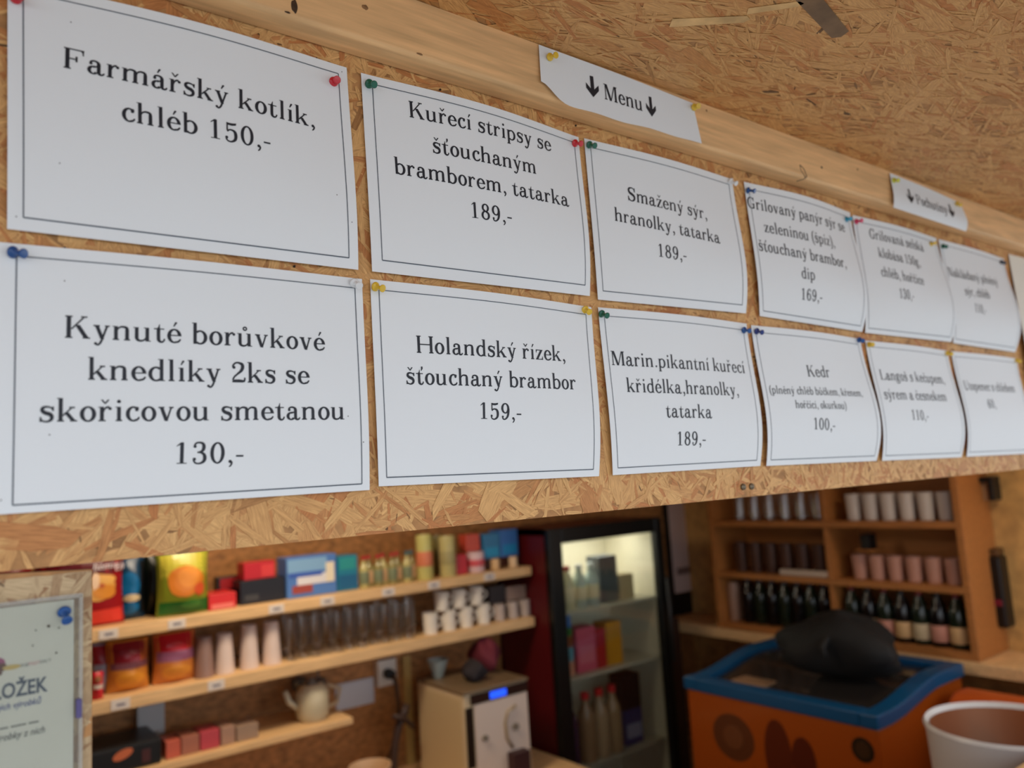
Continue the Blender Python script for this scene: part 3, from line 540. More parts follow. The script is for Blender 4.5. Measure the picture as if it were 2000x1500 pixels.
# ---------------------------------------------------------------- plastic sleeve with a printed page on the jamb board
def font_mesh(txt, size, loc, m, parent, bold=0, shear=0, sx=1, rotx=math.pi / 2, name='printed_text', align='LEFT', rotz=0, roty=0):
    c = bpy.data.curves.new('t', 'FONT'); c.body = txt; c.size = size; c.offset = bold; c.shear = shear; c.align_x = align; c.resolution_u = 3
    t = bpy.data.objects.new('t', c); col.objects.link(t); bpy.context.view_layer.update()
    me = bpy.data.meshes.new_from_object(t.evaluated_get(bpy.context.evaluated_depsgraph_get())); bpy.data.objects.remove(t)
    me.materials.clear(); me.materials.append(m); me.transform(Matrix.Diagonal((sx, 1, 1, 1)))
    o = bpy.data.objects.new(name, me); col.objects.link(o); o.location = loc; o.rotation_euler = (rotx, roty, rotz); o.parent = parent; return o
b = MB(); b.box(-.471, -.2645, -.0022, -.0018, -.800, -.4995); page = b.build('printed_page', mat('page_grey_white', (.60, .60, .53), .6))
tag(page, 'printed page lettered "LOŽEK" inside the plastic sleeve', 'sign')
slate = pm((62, 74, 92)); blue_ = pm((70, 80, 130)); grey_ = pm((90, 92, 88)); YP = -.0024
font_mesh('LOŽEK', .0147, (-.2821, YP, -.5636), slate, page, .0004, sx=.74, align='RIGHT')
font_mesh('vých výrobků', .0062, (-.2859, YP, -.5716), blue_, page, .0001, .25, sx=.84, align='RIGHT')
font_mesh('výrobky z nich', .0068, (-.2831, YP, -.5928), grey_, page, .0001, .25, sx=.84, align='RIGHT')
for x_, w_ in ((-.3115, .0055), (-.3045, .0095), (-.2935, .0065)):
    s = MB(); s.box(x_, x_ + w_, YP, YP + .0002, -.5848, -.5837); s.build('printed_line', grey_, page)
font_mesh('FINE', .0034, (-.3005, YP, -.5437), grey_, page); font_mesh('FAST', .0034, (-.2940, YP, -.5434), pm((185, 110, 120)), page); font_mesh('SALT', .0034, (-.2868, YP, -.5431), grey_, page)
s = MB()
for cx, cz, rx, rz, mi in ((-.3145, -.5385, .0062, .0045, 0), (-.3105, -.5415, .003, .003, 1), (-.3045, -.5425, .0058, .0018, 2), (-.314, -.5455, .004, .0022, 1)):
    s.add([(cx + rx * math.cos(a * .5236), YP - .00004 * mi, cz + rz * math.sin(a * .5236)) for a in range(12)], [tuple(range(12))], mi)
s.build('printed_emblem', [pm((150, 70, 110)), pm((95, 60, 45)), pm((190, 165, 95))], page)
sl = MB(); sl.box(-.478, -.2585, -.0034, -.0031, -.81, -.4965); sl.box(-.478, -.2585, -.0014, -.0011, -.81, -.4965)
slo = sl.build('plastic_sleeve', SLEEVE); tag(slo, 'clear plastic sleeve pinned to the lower left board', 'sleeve')
sw = MB(); sw.box(-.2612, -.2585, -.0040, -.0010, -.81, -.4965); sw.box(-.478, -.2585, -.0040, -.0010, -.4985, -.4955); sw.build('welded_edge', mat('milky_plastic', (.66, .62, .55), .15, alpha=.35, coat=.3), slo)
for px, py, r in ((95, 1223, .0010), (70, 1231, .0006), (64, 1261, .0006), (110, 1275, .0007), (115, 1226, .0006)):
    p = on_y(px, py, -.0036); s = MB(); s.lathe([(0, -.0001), (r, -.0001), (r, .0002)], p, 8, (0, 1, 0)); s.build('pin_prick', hm, slo)
p = on_y(153, 1382, -.004); s = MB(); s.box(p.x - .0015, p.x + .0022, -.0062, -.0004, p.z - .0075, p.z + .0065); clip = s.build('sleeve_clip', pm((85, 75, 125), .3), bevel=.0008)
tag(recentre(clip), 'small violet clip on the right edge of the plastic sleeve', 'clip')
# ---------------------------------------------------------------- inside the kiosk: back shelves
YF = 2.2
def board(name, x0, x1, y0, y1, z0, z1, m, label, cat, group=None, parent=None, bevel=.003):
    b = MB(); b.box(x0, x1, y0, y1, z0, z1); o = b.build(name, m, parent, bevel=bevel)
    if label: tag(recentre(o), label, cat, group)
    return o
S1T, S1B = on_y(180, 1231, YF).z, on_y(180, 1256, YF).z
S2T, S2B = on_y(180, 1373, YF).z, on_y(180, 1400, YF).z
sh1 = board('wall_shelf', -.5, 1.89, YF, 2.499, S1B, S1T, SHELF, 'upper pine shelf on the back wall with crisps and snacks', 'shelf', 'pine wall shelves')
sh2 = board('wall_shelf', -.5, 1.89, YF, 2.499, S2B, S2T, SHELF, 'middle pine shelf on the back wall with cups and glasses', 'shelf', 'pine wall shelves')
S3T = on_y(500, 1448, YF).z; sh3x = (on_y(300, 1500, YF).x, on_y(690, 1410, YF).x)
sh3 = board('wall_shelf', -.3, sh3x[1], YF, 2.499, S3T - .025, S3T, SHELF, 'short lower pine shelf under the socket box', 'shelf', 'pine wall shelves')
for sh, zb, zt_, pxs in ((sh1, S1B, S1T, (212, 345, 540, 640, 760, 850, 960)), (sh2, S2B, S2T, (235, 420))):   # price tags along the shelf edges
    for px in pxs:
        p = on_y(px, 1200, YF); s = MB(); s.box(p.x - .028, p.x + .028, YF - .0022, YF - .0002, zb + .006, zt_ - .004); s.box(p.x - .012, p.x + .014, YF - .0025, YF - .002, zb + .016, zb + .024, 1)
        t = s.build('price_tag', [pm((225, 215, 205)), pm((120, 115, 130))]); t.parent = sh; t.location = -sh.location
def bag(px0, px1, z0, h, y, c, label, prints=(), dep=.05, name='snack_bag', tilt=0, rough=.3, cat='bag', group='snack bags on the back shelves'):
    x0, x1 = on_y(px0, 1200, y).x, on_y(px1, 1200, y).x; W = x1 - x0; cx = (x0 + x1) / 2; nu, nv = 14, 16
    def f(u, v, s=1):
        k = max(0, math.sin(math.pi * min(max(u, 0), 1)) ** .55) * max(0, math.sin(math.pi * min(max(v * .93 + .05, 0), 1))) ** .5
        pin = 1 - .06 * math.sin(math.pi * v) - (.03 if v < .06 else 0)
        k *= 1 + .07 * math.sin(7 * u + 5 * v) + .05 * math.sin(13 * v - 4 * u)
        return ((u - .5) * W * pin, -s * dep * k - .001 * s, h * (1 - v) - tilt * 0)
    b = MB()
    for s in (1, -1):
        o_ = len(b.v)
        for j in range(nv + 1):
            for i in range(nu + 1): b.v.append(f(i / nu, j / nv, s))
        for j in range(nv):
            for i in range(nu):
                a = o_ + j * (nu + 1) + i; q = (a, a + nu + 1, a + nu + 2, a + 1); b.f.append(q if s == 1 else q[::-1]); b.m.append(0)
    o = b.build(name, pm(c, rough), smooth=True); o.location = (cx, y, z0 + .001); o.rotation_euler.x = tilt
    for k, (cc, poly) in enumerate(prints):
        m = MB()
        if poly[0] == 'e':
            _, cu, cv, ru, rv = poly; n = 16
            for r in range(3):
                for a in range(n):
                    def P(rr, aa): return (cu + ru * rr * math.cos(math.tau * aa / n) * (1 + .08 * math.sin(3 * math.tau * aa / n + k)), cv + rv * rr * math.sin(math.tau * aa / n))
                    vs = [Vector(f(*P(rr, aa))) + Vector((0, -.0012 - .0005 * k, 0)) for rr, aa in ((r / 3, a), ((r + 1) / 3, a), ((r + 1) / 3, a + 1), (r / 3, a + 1))]
                    m.add(vs, [(0, 1, 2, 3)])
        else:
            _, u0, v0, u1, v1 = poly; n = 8; nn = 5
            for i in range(n):
                for j in range(nn):
                    vs = [Vector(f(u0 + (u1 - u0) * a / n, v0 + (v1 - v0) * c_ / nn)) + Vector((0, -.0008 - .0005 * k, 0)) for a, c_ in ((i, j), (i, j + 1), (i + 1, j + 1), (i + 1, j))]
                    m.add(vs, [(0, 1, 2, 3)])
        m.build('printed_picture', pm(cc, rough), o, True)
    tag(o, label, cat, group); return o, f
yb_ = 2.29
red, f = bag(62, 243, S1T, .262, yb_, (150, 22, 30), 'red crisp bag with yellow crisps, half behind the left board',
       [((95, 14, 24), ('r', .02, .02, .98, .36)), ((222, 60, 50), ('r', .03, .80, .97, .97)), ((225, 165, 80), ('e', .69, .52, .20, .17)), ((235, 180, 95), ('e', .78, .44, .12, .07)), ((248, 215, 180), ('e', .65, .44, .05, .11)), ((222, 145, 55), ('e', .77, .58, .14, .09)), ((195, 95, 60), ('e', .73, .50, .035, .03))])
tx = MB(); BV = 1 - (on_y(200, 1112, yb_ - .05).z - S1T) / .262
for s_, u0, v0, em_, sh_ in (('hemia', .615, BV + .01, .030, .28), ('ch', .885, BV + .04, .034, .3)):
    adv, ps = text_polys(s_); Wb = on_y(243, 1200, yb_).x - on_y(62, 1200, yb_).x
    for p in ps:
        tx.add([Vector(f(u0 + (x + y * sh_) * em_ / 1000 / Wb, v0 - (y + x * .05) * em_ / 1000 / .262)) + Vector((0, -.0045, 0)) for x, y in p], [tuple(range(len(p)))])
tx.build('printed_text', pm((235, 225, 230)), red)
bag(-70, 62, S1T, .262, yb_, (120, 16, 26), 'dark red crisp bag seen in the gap over the left board')
bag(222, 282, S1T, .215, yb_ + .06, (20, 60, 90), 'dark blue crisp bag between the red and the green bags', [((20, 105, 160), ('e', .42, .45, .36, .20)), ((210, 190, 150), ('e', .5, .66, .3, .06)), ((15, 110, 170), ('e', .45, .82, .3, .10)), ((14, 24, 30), ('r', .8, .1, .98, .9))])
bag(270, 316, S1T, .235, yb_ + .10, (16, 22, 14), 'black snack bag half behind the green crisp bag')
bag(304, 408, S1T, .222, yb_ - .02, (128, 140, 40), 'green and yellow crisp bag with orange crisps', [((205, 195, 70), ('r', .05, .06, .95, .42)), ((30, 100, 40), ('r', .03, .78, .97, .97)), ((220, 130, 45), ('e', .5, .48, .36, .24)), ((235, 150, 60), ('e', .56, .42, .22, .16)), ((215, 90, 50), ('e', .78, .62, .12, .10)), ((60, 130, 55), ('e', .62, .84, .2, .07))])
def boxitem(px0, px1, z0, h, y, d, c, label, name='snack_box', cat='box', group='boxes and packs on the back shelves', bands=(), rot=0):
    x0, x1 = on_y(px0, 1200, y).x, on_y(px1, 1200, y).x; b = MB(); w = (x1 - x0) / 2; b.box(-w, w, 0, d, 0, h)
    o = b.build(name, pm(c, .35), bevel=.002); o.location = ((x0 + x1) / 2, y, z0 + .001); o.rotation_euler.z = rot
    for k, (cc, u0, v0, u1, v1) in enumerate(bands):
        m = MB(); m.box(-w + 2 * w * u0, -w + 2 * w * u1, -.0012 - .0004 * k, -.0004 - .0004 * k, h * v0, h * v1); m.build('printed_panel', pm(cc, .4), o)
    return tag(o, label, cat, group)
boxitem(408, 462, S1T, .055, 2.25, .12, (205, 40, 40), 'low red pack on the upper shelf, right of the green bag', bands=[((225, 120, 110), .1, .05, .9, .35)])
boxitem(425, 482, S1T, .098, 2.38, .05, (24, 18, 20), 'black pack behind the low red pack', bands=[((150, 25, 30), .1, .55, .9, .95)])
boxitem(470, 558, S1T, .085, 2.27, .09, (26, 24, 30), 'black snack box with a red top band', bands=[((60, 60, 62), .1, .15, .4, .4)])
boxitem(478, 540, S1T + .086, .062, 2.28, .08, (190, 28, 40), 'red snack box on top of the black box', bands=[((215, 60, 60), .55, .1, .95, .8)])
boxitem(562, 660, S1T, .150, 2.26, .10, (80, 125, 195), 'blue and white biscuit box on the upper shelf', bands=[((130, 175, 215), .02, .62, .8, .95), ((225, 225, 230), .2, .30, .95, .55), ((60, 95, 185), .05, .5, .7, .62), ((160, 70, 60), .1, .1, .5, .3), ((235, 225, 200), .78, .3, .95, .8)])
boxitem(662, 702, S1T, .135, 2.27, .09, (20, 125, 155), 'teal box beside the blue biscuit box', bands=[((20, 95, 140), .05, .05, .95, .45), ((40, 150, 150), .1, .6, .9, .95)])
def bottle(x, y, z0, r, h, c, capc, labc, label, name='small_bottle', group='small bottles on the upper shelf', cat='bottle', rough=.15):
    b = MB(); b.lathe([(r * .9, 0), (r, .004), (r, h * .58), (r * .8, h * .68), (r * .36, h * .78), (r * .34, h * .9)], n=16); o = b.build(name, pm(c, rough), smooth='auto'); o.location = (x, y, z0 + .001)
    m = MB(); m.lathe([(r * .42, h * .88), (r * .44, h), (0, h)], n=12); m.build('cap', pm(capc, .35), o, smooth='auto')
    if labc: m = MB(); m.lathe([(r + .0006, h * .12), (r + .0012, h * .13), (r + .0012, h * .5), (r + .0006, h * .51)], n=16); m.build('paper_label', pm(labc, .6), o, True)
    return tag(o, label, cat, group)
n_ = 0
for px in (712, 726, 740, 754, 768, 782, 797, 810):
    p = on_y(px, 1150, 2.27); bottle(p.x, 2.27 + .02 * (n_ % 2), S1T, .019, .125, (150, 140, 90) if n_ % 3 else (190, 180, 120), (185, 45, 50) if n_ < 6 else (60, 110, 120), (205, 165, 120) if n_ % 2 else (120, 130, 100),
           '%s small sauce bottle with red cap on the upper shelf' % ORD[n_] if n_ < 6 else '%s small sauce bottle, with a teal cap, on the upper shelf' % ORD[n_]); n_ += 1
def can(px, y, z0, r, h, c, label, top=(215, 210, 170), name='tin_can', cat='can', bandc=None, group='cans on the upper shelf'):
    p = on_y(px, 1150, y); b = MB(); b.lathe([(r * .93, 0), (r, .004), (r, h - .006), (r * .93, h), (r * .9, h - .003), (0, h - .003)], n=24); o = b.build(name, pm(c, .3), smooth='auto'); o.location = (p.x, y, z0 + .001)
    if bandc: m = MB(); m.lathe([(r + .0004, h * .3), (r + .001, h * .31), (r + .001, h * .62), (r + .0004, h * .63)], n=24); m.build('printed_band', pm(bandc, .4), o, True)
    return tag(o, label, cat, group)
can(832, 2.26, S1T, .034, .185, (200, 195, 120), 'tall pale yellow can on the upper shelf', bandc=(220, 130, 95))
can(877, 2.26, S1T, .036, .170, (195, 185, 125), 'pale olive can right of the tall yellow can', bandc=(170, 160, 110))
can(858, 2.38, S1T, .034, .17, (110, 100, 50), 'dark olive can behind the pale ones')
boxitem(895, 918, S1T, .085, 2.25, .08, (190, 30, 45), 'small red box right of the cans')
can(932, 2.27, S1T, .038, .088, (225, 195, 200), 'white and pink tub on the upper shelf', bandc=(215, 90, 100), name='tub', cat='tub')
boxitem(918, 945, S1T + .09, .075, 2.27, .06, (205, 80, 60), 'orange red pack stacked over the tub')
can(970, 2.26, S1T, .020, .045, (225, 190, 140), 'small pale jar near the right end of the upper shelf', name='jar', cat='jar'); can(1005, 2.26, S1T, .020, .045, (235, 205, 165), 'last small pale jar on the upper shelf', name='jar', cat='jar')
boxitem(952, 984, S1T + .048, .11, 2.27, .09, (50, 125, 175), 'left blue carton near the shelf end', bands=[((30, 150, 200), .1, .1, .9, .45)]); boxitem(986, 1020, S1T + .048, .12, 2.27, .09, (60, 115, 190), 'right blue carton near the shelf end', bands=[((30, 140, 200), .1, .1, .9, .45)])
boxitem(955, 1020, S1T, .046, 2.31, .08, (120, 75, 60), 'brown tray under the blue cartons', name='tray', cat='tray')
# middle shelf
bag(178, 202, S2T, .085, 2.24, (200, 30, 50), 'small bright red pack by the left board', [((220, 210, 195), ('r', .05, .45, .95, .60)), ((150, 90, 50), ('e', .5, .25, .3, .12))], dep=.02)
bag(176, 215, S2T, .16, 2.32, (150, 155, 175), 'silver pack behind the small red pack', [((150, 30, 45), ('r', .03, .03, .97, .4))], dep=.03)
bag(206, 290, S2T, .165, 2.29, (205, 130, 50), 'orange snack bag with a dark red top, left one', [((130, 22, 36), ('r', .03, .03, .97, .42)), ((120, 70, 80), ('r', .05, .42, .95, .55)), ((225, 150, 50), ('e', .5, .76, .36, .16))])
bag(296, 380, S2T, .168, 2.29, (205, 125, 60), 'orange snack bag with a bright red top, right one', [((190, 25, 40), ('r', .03, .03, .97, .36)), ((150, 90, 120), ('r', .05, .36, .95, .56)), ((225, 150, 60), ('e', .5, .78, .36, .15))])
def cup(px, y, z0, r0, r1, h, m, label, name='cup', cat='cup', group='cups on the middle shelf', handle=False, hollow=True):
    p = on_y(px, 1250, y); b = MB(); t = .0022
    b.lathe([(0, 0), (r0, 0), (r1, h), (r1 - t, h), (r0 - t, .004), (0, .004)], n=20); o = b.build(name, m, smooth='auto'); o.location = (p.x, y, z0 + .001)
    if handle: s = MB(); s.tube([(r1 * .95 + .028 * math.sin(math.pi * i / 8), 0, h * (.2 + .6 * i / 8)) for i in range(9)], .004); s.build('handle', m, o, True)
    return tag(o, label, cat, group)
WC = pm((225, 205, 195), .4); WC2 = pm((235, 228, 215), .35)
for px in (398, 438, 486, 530):
    c_ = cup(px, 2.27, S2T, .034, .026, .135 if px < 470 else .15, WC if px != 398 else pm((150, 120, 110), .4), '%s tall upturned pale cup right of the orange bags' % {438: 'leftmost', 486: 'middle', 530: 'rightmost'}.get(px) if px != 398 else 'brownish upturned cup next to the orange bags')
for k, px in enumerate((571, 594, 617, 640, 663, 686, 709, 732, 755, 778, 801)):
    cup(px, 2.26 + .012 * (k % 2), S2T, .021, .025, .145, GLASS, '%s clear drinking glass in the front row on the middle shelf' % ORD[k], 'drinking_glass', 'glass', 'clear glasses on the middle shelf')
for k, px in enumerate((560, 590, 620, 650, 680, 710, 740, 770, 800)):
    cup(px, 2.38, S2T, .021, .025, .145, GLASS, '%s clear drinking glass in the back row on the middle shelf' % ORD[k], 'drinking_glass', 'glass', 'clear glasses on the middle shelf')
for k, px in enumerate((842, 878, 912, 946)):
    cup(px, 2.26, S2T, .028, .032, .085, WC2, '%s white mug in the lower tier on the middle shelf' % ORD[k], 'mug', 'mug', 'white mugs', True)
for k, px in enumerate((866, 900, 934)):
    cup(px, 2.26, S2T + .087, .028, .032, .075, WC2, '%s white mug stacked on the lower mugs' % ORD[k], 'mug', 'mug', 'white mugs', True)
for k, px in enumerate((978, 1004, 1028)):
    cup(px, 2.26, S2T, .026, .026, .07, pm((190, 175, 165), .35), '%s small grey beige cup right of the white mugs' % ORD[k], 'cup', 'cup')
boxitem(958, 990, S2T + .074, .075, 2.27, .06, (45, 35, 35), 'dark pack stacked over the small cups'); boxitem(992, 1030, S2T + .074, .06, 2.27, .06, (165, 140, 125), 'beige pack stacked over the small cups')
# wall items
def wallbox(px0, py0, px1, py1, y, d, m, name, label, cat):
    a, c = on_y(px0, py0, y), on_y(px1, py1, y); b = MB(); b.box(a.x, c.x, y, y + d, c.z, a.z); return tag(recentre(b.build(name, m, bevel=.003)), label, cat)
so = wallbox(738, 1292, 776, 1335, 2.46, .039, pm((215, 210, 200), .4), 'wall_socket', 'white wall socket under the middle shelf', 'socket')
pl = on_y(760, 1316, 2.44); b = MB(); b.lathe([(0, -.03), (.018, -.03), (.022, 0), (.02, .018), (0, .018)], pl, 16, (0, 1, 0)); tag(recentre(b.build('power_plug', pm((25, 28, 30)), smooth='auto')), 'black plug in the white wall socket', 'plug')
b = MB(); b.tube([pl + Vector(q) for q in ((0, -.04, 0), (0.005, -.05, -.04), (.012, -.05, -.12), (.015, -.03, -.2), (.0, -.02, -.28), (-.02, -.0, -.33), (-.04, .02, -.38))], .009); tag(recentre(b.build('power_cable', pm((70, 45, 22)), smooth=True)), 'dark cable hanging from the plug', 'cable')
b = MB(); b.tube([on_y(x, y, 2.30) for x, y in ((795, 1375), (788, 1395), (778, 1420), (772, 1450), (769, 1490), (768, 1515))], .016); b.tube([on_y(x, y, 2.28) for x, y in ((768, 1400), (786, 1400), (808, 1420))], .011); tag(recentre(b.build('steam_hose', pm((60, 42, 36)), smooth=True)), 'thick dark hose hanging left of the coffee machine', 'hose')
wallbox(788, 1283, 812, 1500, 2.48, .019, pm((190, 160, 95)), 'cable_duct', 'beige vertical cable duct on the back wall', 'duct')
wallbox(655, 1338, 732, 1372, 2.492, .006, pm((190, 195, 205)), 'wall_note', 'pale blue note on the back wall left of the socket', 'note')
wallbox(268, 1378, 322, 1432, 2.45, .049, pm((185, 190, 192)), 'junction_box', 'grey plastic box on the wall under the middle shelf', 'box')
b = MB(); b.tube([on_y(x, y, 2.44) for x, y in ((306, 1428), (308, 1445), (316, 1460), (330, 1468))], .006); tag(recentre(b.build('white_cable', pm((170, 165, 155)), smooth=True)), 'pale cable curling out of the grey box', 'cable')
# black appliance and packs on the lower shelf
p0, p1 = on_y(120, 1440, 2.22), on_y(316, 1440, 2.22); b = MB(); b.box(p0.x, p1.x, 2.22, 2.42, S3T + .001, p1.z - .0); ap = b.build('black_appliance', pm((30, 32, 34), .35), bevel=.008)
m = MB(); q = on_y(240, 1474, 2.218); m.lathe([(0, -.001), (.030, -.001), (.030, .001)], q, 18, (0, 1, 0)); m.v = [(v[0], v[1], q.z + (v[2] - q.z) * .5 + (v[0] - q.x) * .25) for v in m.v]; m.build('oval_badge', pm((205, 110, 70)), ap)
m = MB(); q = on_y(285, 1476, 2.218); m.box(q.x - .012, q.x + .014, 2.2175, 2.2195, q.z - .02, q.z + .02); m.build('dark_red_print', pm((75, 40, 40)), ap); tag(recentre(ap), 'black appliance with an orange oval badge on the lower shelf', 'appliance')
for k, (a, c, c_, h) in enumerate(((322, 350, (200, 100, 80), .055), (352, 386, (170, 110, 90), .058), (388, 425, (190, 75, 85), .06), (428, 455, (170, 135, 115), .06), (458, 500, (160, 135, 115), .05))):
    boxitem(a, c, S3T, h, 2.24, .1, c_, ('coral', 'brown', 'pink', 'beige', 'pale beige')[k] + ' pack in the row on the lower shelf', 'snack_pack', 'pack', 'packs on the lower shelf')
po_ = on_y(610, 1390, 2.3); b = MB(); b.lathe([(0, 0), (.05, 0), (.062, .02), (.062, .10), (.045, .125), (.03, .13), (0, .13)], n=24); o = b.build('kettle', pm((200, 190, 160), .35), smooth='auto'); o.location = (po_.x, 2.3, S3T + .001)
m = MB(); m.tube([(.058, 0, .03), (.10, 0, .04), (.115, 0, .09), (.06, 0, .115)], .008); m.build('handle', pm((190, 170, 140)), o, True); m = MB(); m.tube([(-.055, 0, .05), (-.09, 0, .08), (-.105, 0, .12)], .011); m.build('spout', pm((205, 198, 170)), o, True); m = MB(); m.lathe([(.03, .13), (.012, .14), (.014, .15), (0, .152)], n=16); m.build('lid', pm((110, 100, 90)), o, True)
tag(o, 'cream kettle on the lower shelf', 'kettle')
for px in (583, 622):
    p = on_y(px, 1336, 2.42); b = MB(); b.lathe([(0, 0), (.016, .0), (.028, .02), (.03, .05), (.022, .055), (0, .055)], n=16); b.tube([(0, 0, .05), (0, 0, .09)], .004); o = b.build('metal_ladle', pm((120, 125, 130), .25, metal=.8), smooth='auto'); o.location = (p.x, 2.42, p.z - .03)
    tag(o, 'steel ladle hanging under the middle shelf, %s one' % ('left' if px < 600 else 'right'), 'ladle')
# back counter with the coffee machine
board('back_counter', .2, 1.88, 1.86, 2.499, -1.66, -1.62, SHELF, 'wooden counter below the back shelves', 'counter')
b = MB(); b.lathe([(0, 0), (.03, 0), (.06, .03), (.078, .08), (.074, .08), (.055, .034), (0, .008)], n=24); o = b.build('pale_bowl', pm((215, 180, 140), .4), smooth='auto'); p = on_y(722, 1485, 2.1); o.location = (p.x, 2.1, -1.619); o.scale = (1, 1, 2.3); tag(o, 'pale bowl on the back counter', 'bowl')
mx0, mx1, my, mz = 1.36, 1.675, 2.0, -1.245
b = MB(); b.box(mx0, mx1, my, 2.36, -1.619, mz); cm = b.build('coffee_machine', pm((205, 185, 150), .4), bevel=.01)
for nm, x0, x1, z0, z1, c_, y0_, r_ in (('front_panel', mx0 + .045, mx1 - .01, -1.615, mz - .045, (222, 205, 190), .006, .4), ('dark_trim', mx0 + .004, mx0 + .04, -1.52, mz - .05, (35, 24, 16), .004, .3), ('control_panel', mx0 + .03, mx1 - .004, mz - .042, mz - .004, (45, 25, 18), .008, .3)):
    m = MB(); m.box(x0, x1, my - y0_, my - .0005, z0, z1); m.build(nm, pm(c_, r_), cm, bevel=.002)
m = MB(); m.box(mx0 + .12, mx0 + .20, my - .0095, my - .0085, mz - .036, mz - .010); m.build('blue_display', mat('blue_display', s2l((30, 75, 220)), .3, emit=.9), cm)
m = MB(); m.box(mx0 - .002, mx0 + .0, my + .02, my + .34, -1.6, mz - .02); m.build('side_panel', pm((200, 180, 140), .45), cm)
for x_, z_, r_ in ((.085, -.175, .012), (.235, -.165, .014)):
    m = MB(); m.lathe([(0, -.012), (r_, -.012), (r_, 0)], (mx0 + x_, my - .006, mz + z_), 14, (0, 1, 0)); m.build('knob', pm((130, 120, 105)), cm, smooth='auto')
m = MB(); m.tube([(mx0 + .24, my - .012, mz - .085), (mx0 + .20, my - .012, mz - .10), (mx0 + .185, my - .012, mz - .14), (mx0 + .19, my - .012, mz - .20), (mx0 + .215, my - .012, mz - .24)], .007); m.build('curved_pipe', pm((175, 155, 125), .3), cm, True)
m = MB(); m.box(mx0 + .19, mx0 + .27, my - .05, my - .006, -1.615, -1.50); m.build('spout_recess', pm((60, 30, 30)), cm)
m = MB(); m.box(mx0 - .005, mx1 + .0, my - .01, 2.36, mz, mz + .012); m.build('top_tray', pm((120, 100, 75), .4), cm, bevel=.004); tag(cm, 'cream coffee machine with a blue display on the back counter', 'coffee machine')
def blob(name, c, r, m, label, cat, seed=0, amp=.18):
    b = MB(); n, k = 18, 10; rr = random.Random(seed); ph = [rr.uniform(0, 6) for _ in range(4)]
    pr_ = [(math.sin(math.pi * j / k), -math.cos(math.pi * j / k)) for j in range(k + 1)]
    for q, zz in pr_:
        for i in range(n):
            a = math.tau * i / n; w = 1 + amp * math.sin(3 * a + ph[0] + 2 * zz) + amp * .6 * math.sin(5 * a + ph[1] - 3 * zz)
            b.v.append((c[0] + q * r[0] * w * math.cos(a), c[1] + q * r[1] * w * math.sin(a), max(0, (zz * .85 + .75) * r[2] * (1 + .1 * math.sin(2 * a + ph[2]))) + c[2]))
    for j in range(k):
        for i in range(n): b.f.append((j * n + i, j * n + (i + 1) % n, (j + 1) * n + (i + 1) % n, (j + 1) * n + i)); b.m.append(0)
    return tag(recentre(b.build(name, m, smooth=True)), label, cat)
blob('cloth_bag', (1.62, 2.22, mz + .013), (.055, .08, .08), pm((105, 35, 50), .8), 'dark red cloth bag on top of the coffee machine', 'bag', 3)
blob('tea_towel', (1.49, 2.12, mz + .013), (.045, .06, .05), pm((40, 34, 38), .8), 'dark folded cloth on top of the coffee machine', 'cloth', 5)
b = MB(); b.lathe([(0, 0), (.02, 0), (.045, .075), (.041, .075), (.018, .006), (0, .006)], n=20); o = b.build('metal_funnel_cup', pm((150, 165, 165), .3), smooth='auto'); o.location = (1.42, 2.28, mz + .013); tag(o, 'grey flared cup on top of the coffee machine', 'cup')
# ---------------------------------------------------------------- glass door fridge
fx0, fx1, fy, fb, ft = 1.905, 2.64, 2.08, -2.19, -.655
fr = empty('display_fridge', ((fx0 + fx1) / 2, fy + .2, -2.2), 'tall black framed fridge with a glass door and stocked racks', 'fridge')
def fpart(nm, boxes, m, bevel=0):
    b = MB()
    for q in boxes: b.box(*q)
    o = b.build(nm, m, fr, bevel=bevel); o.location = -fr.location; return o
cream = pm((228, 222, 200), .4)
fpart('cabinet', [(fx0, fx0 + .02, fy + .04, 2.498, fb, ft), (fx1 - .02, fx1, fy + .04, 2.498, fb, ft), (fx0, fx1, fy + .04, 2.498, ft - .03, ft), (fx0, fx1, 2.48, 2.498, fb, ft), (fx0, fx1, fy + .04, 2.498, fb, fb + .09)], pm((88, 14, 20), .4))
fpart('inner_lining', [(fx0 + .02, fx0 + .03, fy + .045, 2.479, fb + .09, ft - .03), (fx1 - .035, fx1 - .02, fy + .045, 2.479, fb + .09, ft - .03), (fx0 + .03, fx1 - .035, 2.465, 2.479, fb + .09, ft - .03), (fx0 + .03, fx1 - .035, fy + .045, 2.465, ft - .04, ft - .031)], cream)
dr = fpart('door', [(fx0, fx0 + .075, fy, fy + .035, fb, ft), (fx1 - .05, fx1, fy, fy + .035, fb, ft), (fx0 + .075, fx1 - .05, fy, fy + .035, ft - .07, ft), (fx0 + .075, fx1 - .05, fy, fy + .035, fb, fb + .12)], pm((16, 18, 17), .3), .004)
m = MB(); m.box(fx0 + .07, fx1 - .045, fy + .012, fy + .018, fb + .11, ft - .065); m.build('glass_pane', PANE, dr)
m = MB(); m.tube([(fx1 - .025, fy - .03, -1.35), (fx1 - .025, fy - .03, -.95)], .009); m.build('door_handle', pm((30, 30, 30)), dr, True)
RK = [on_y(1110, 1190, 2.2).z, on_y(1110, 1318, 2.2).z, on_y(1135, 1485, 2.2).z]
for z in RK: fpart('rack', [(fx0 + .035, fx1 - .04, fy + .05, 2.46, z - .012, z)], pm((190, 185, 165), .4))
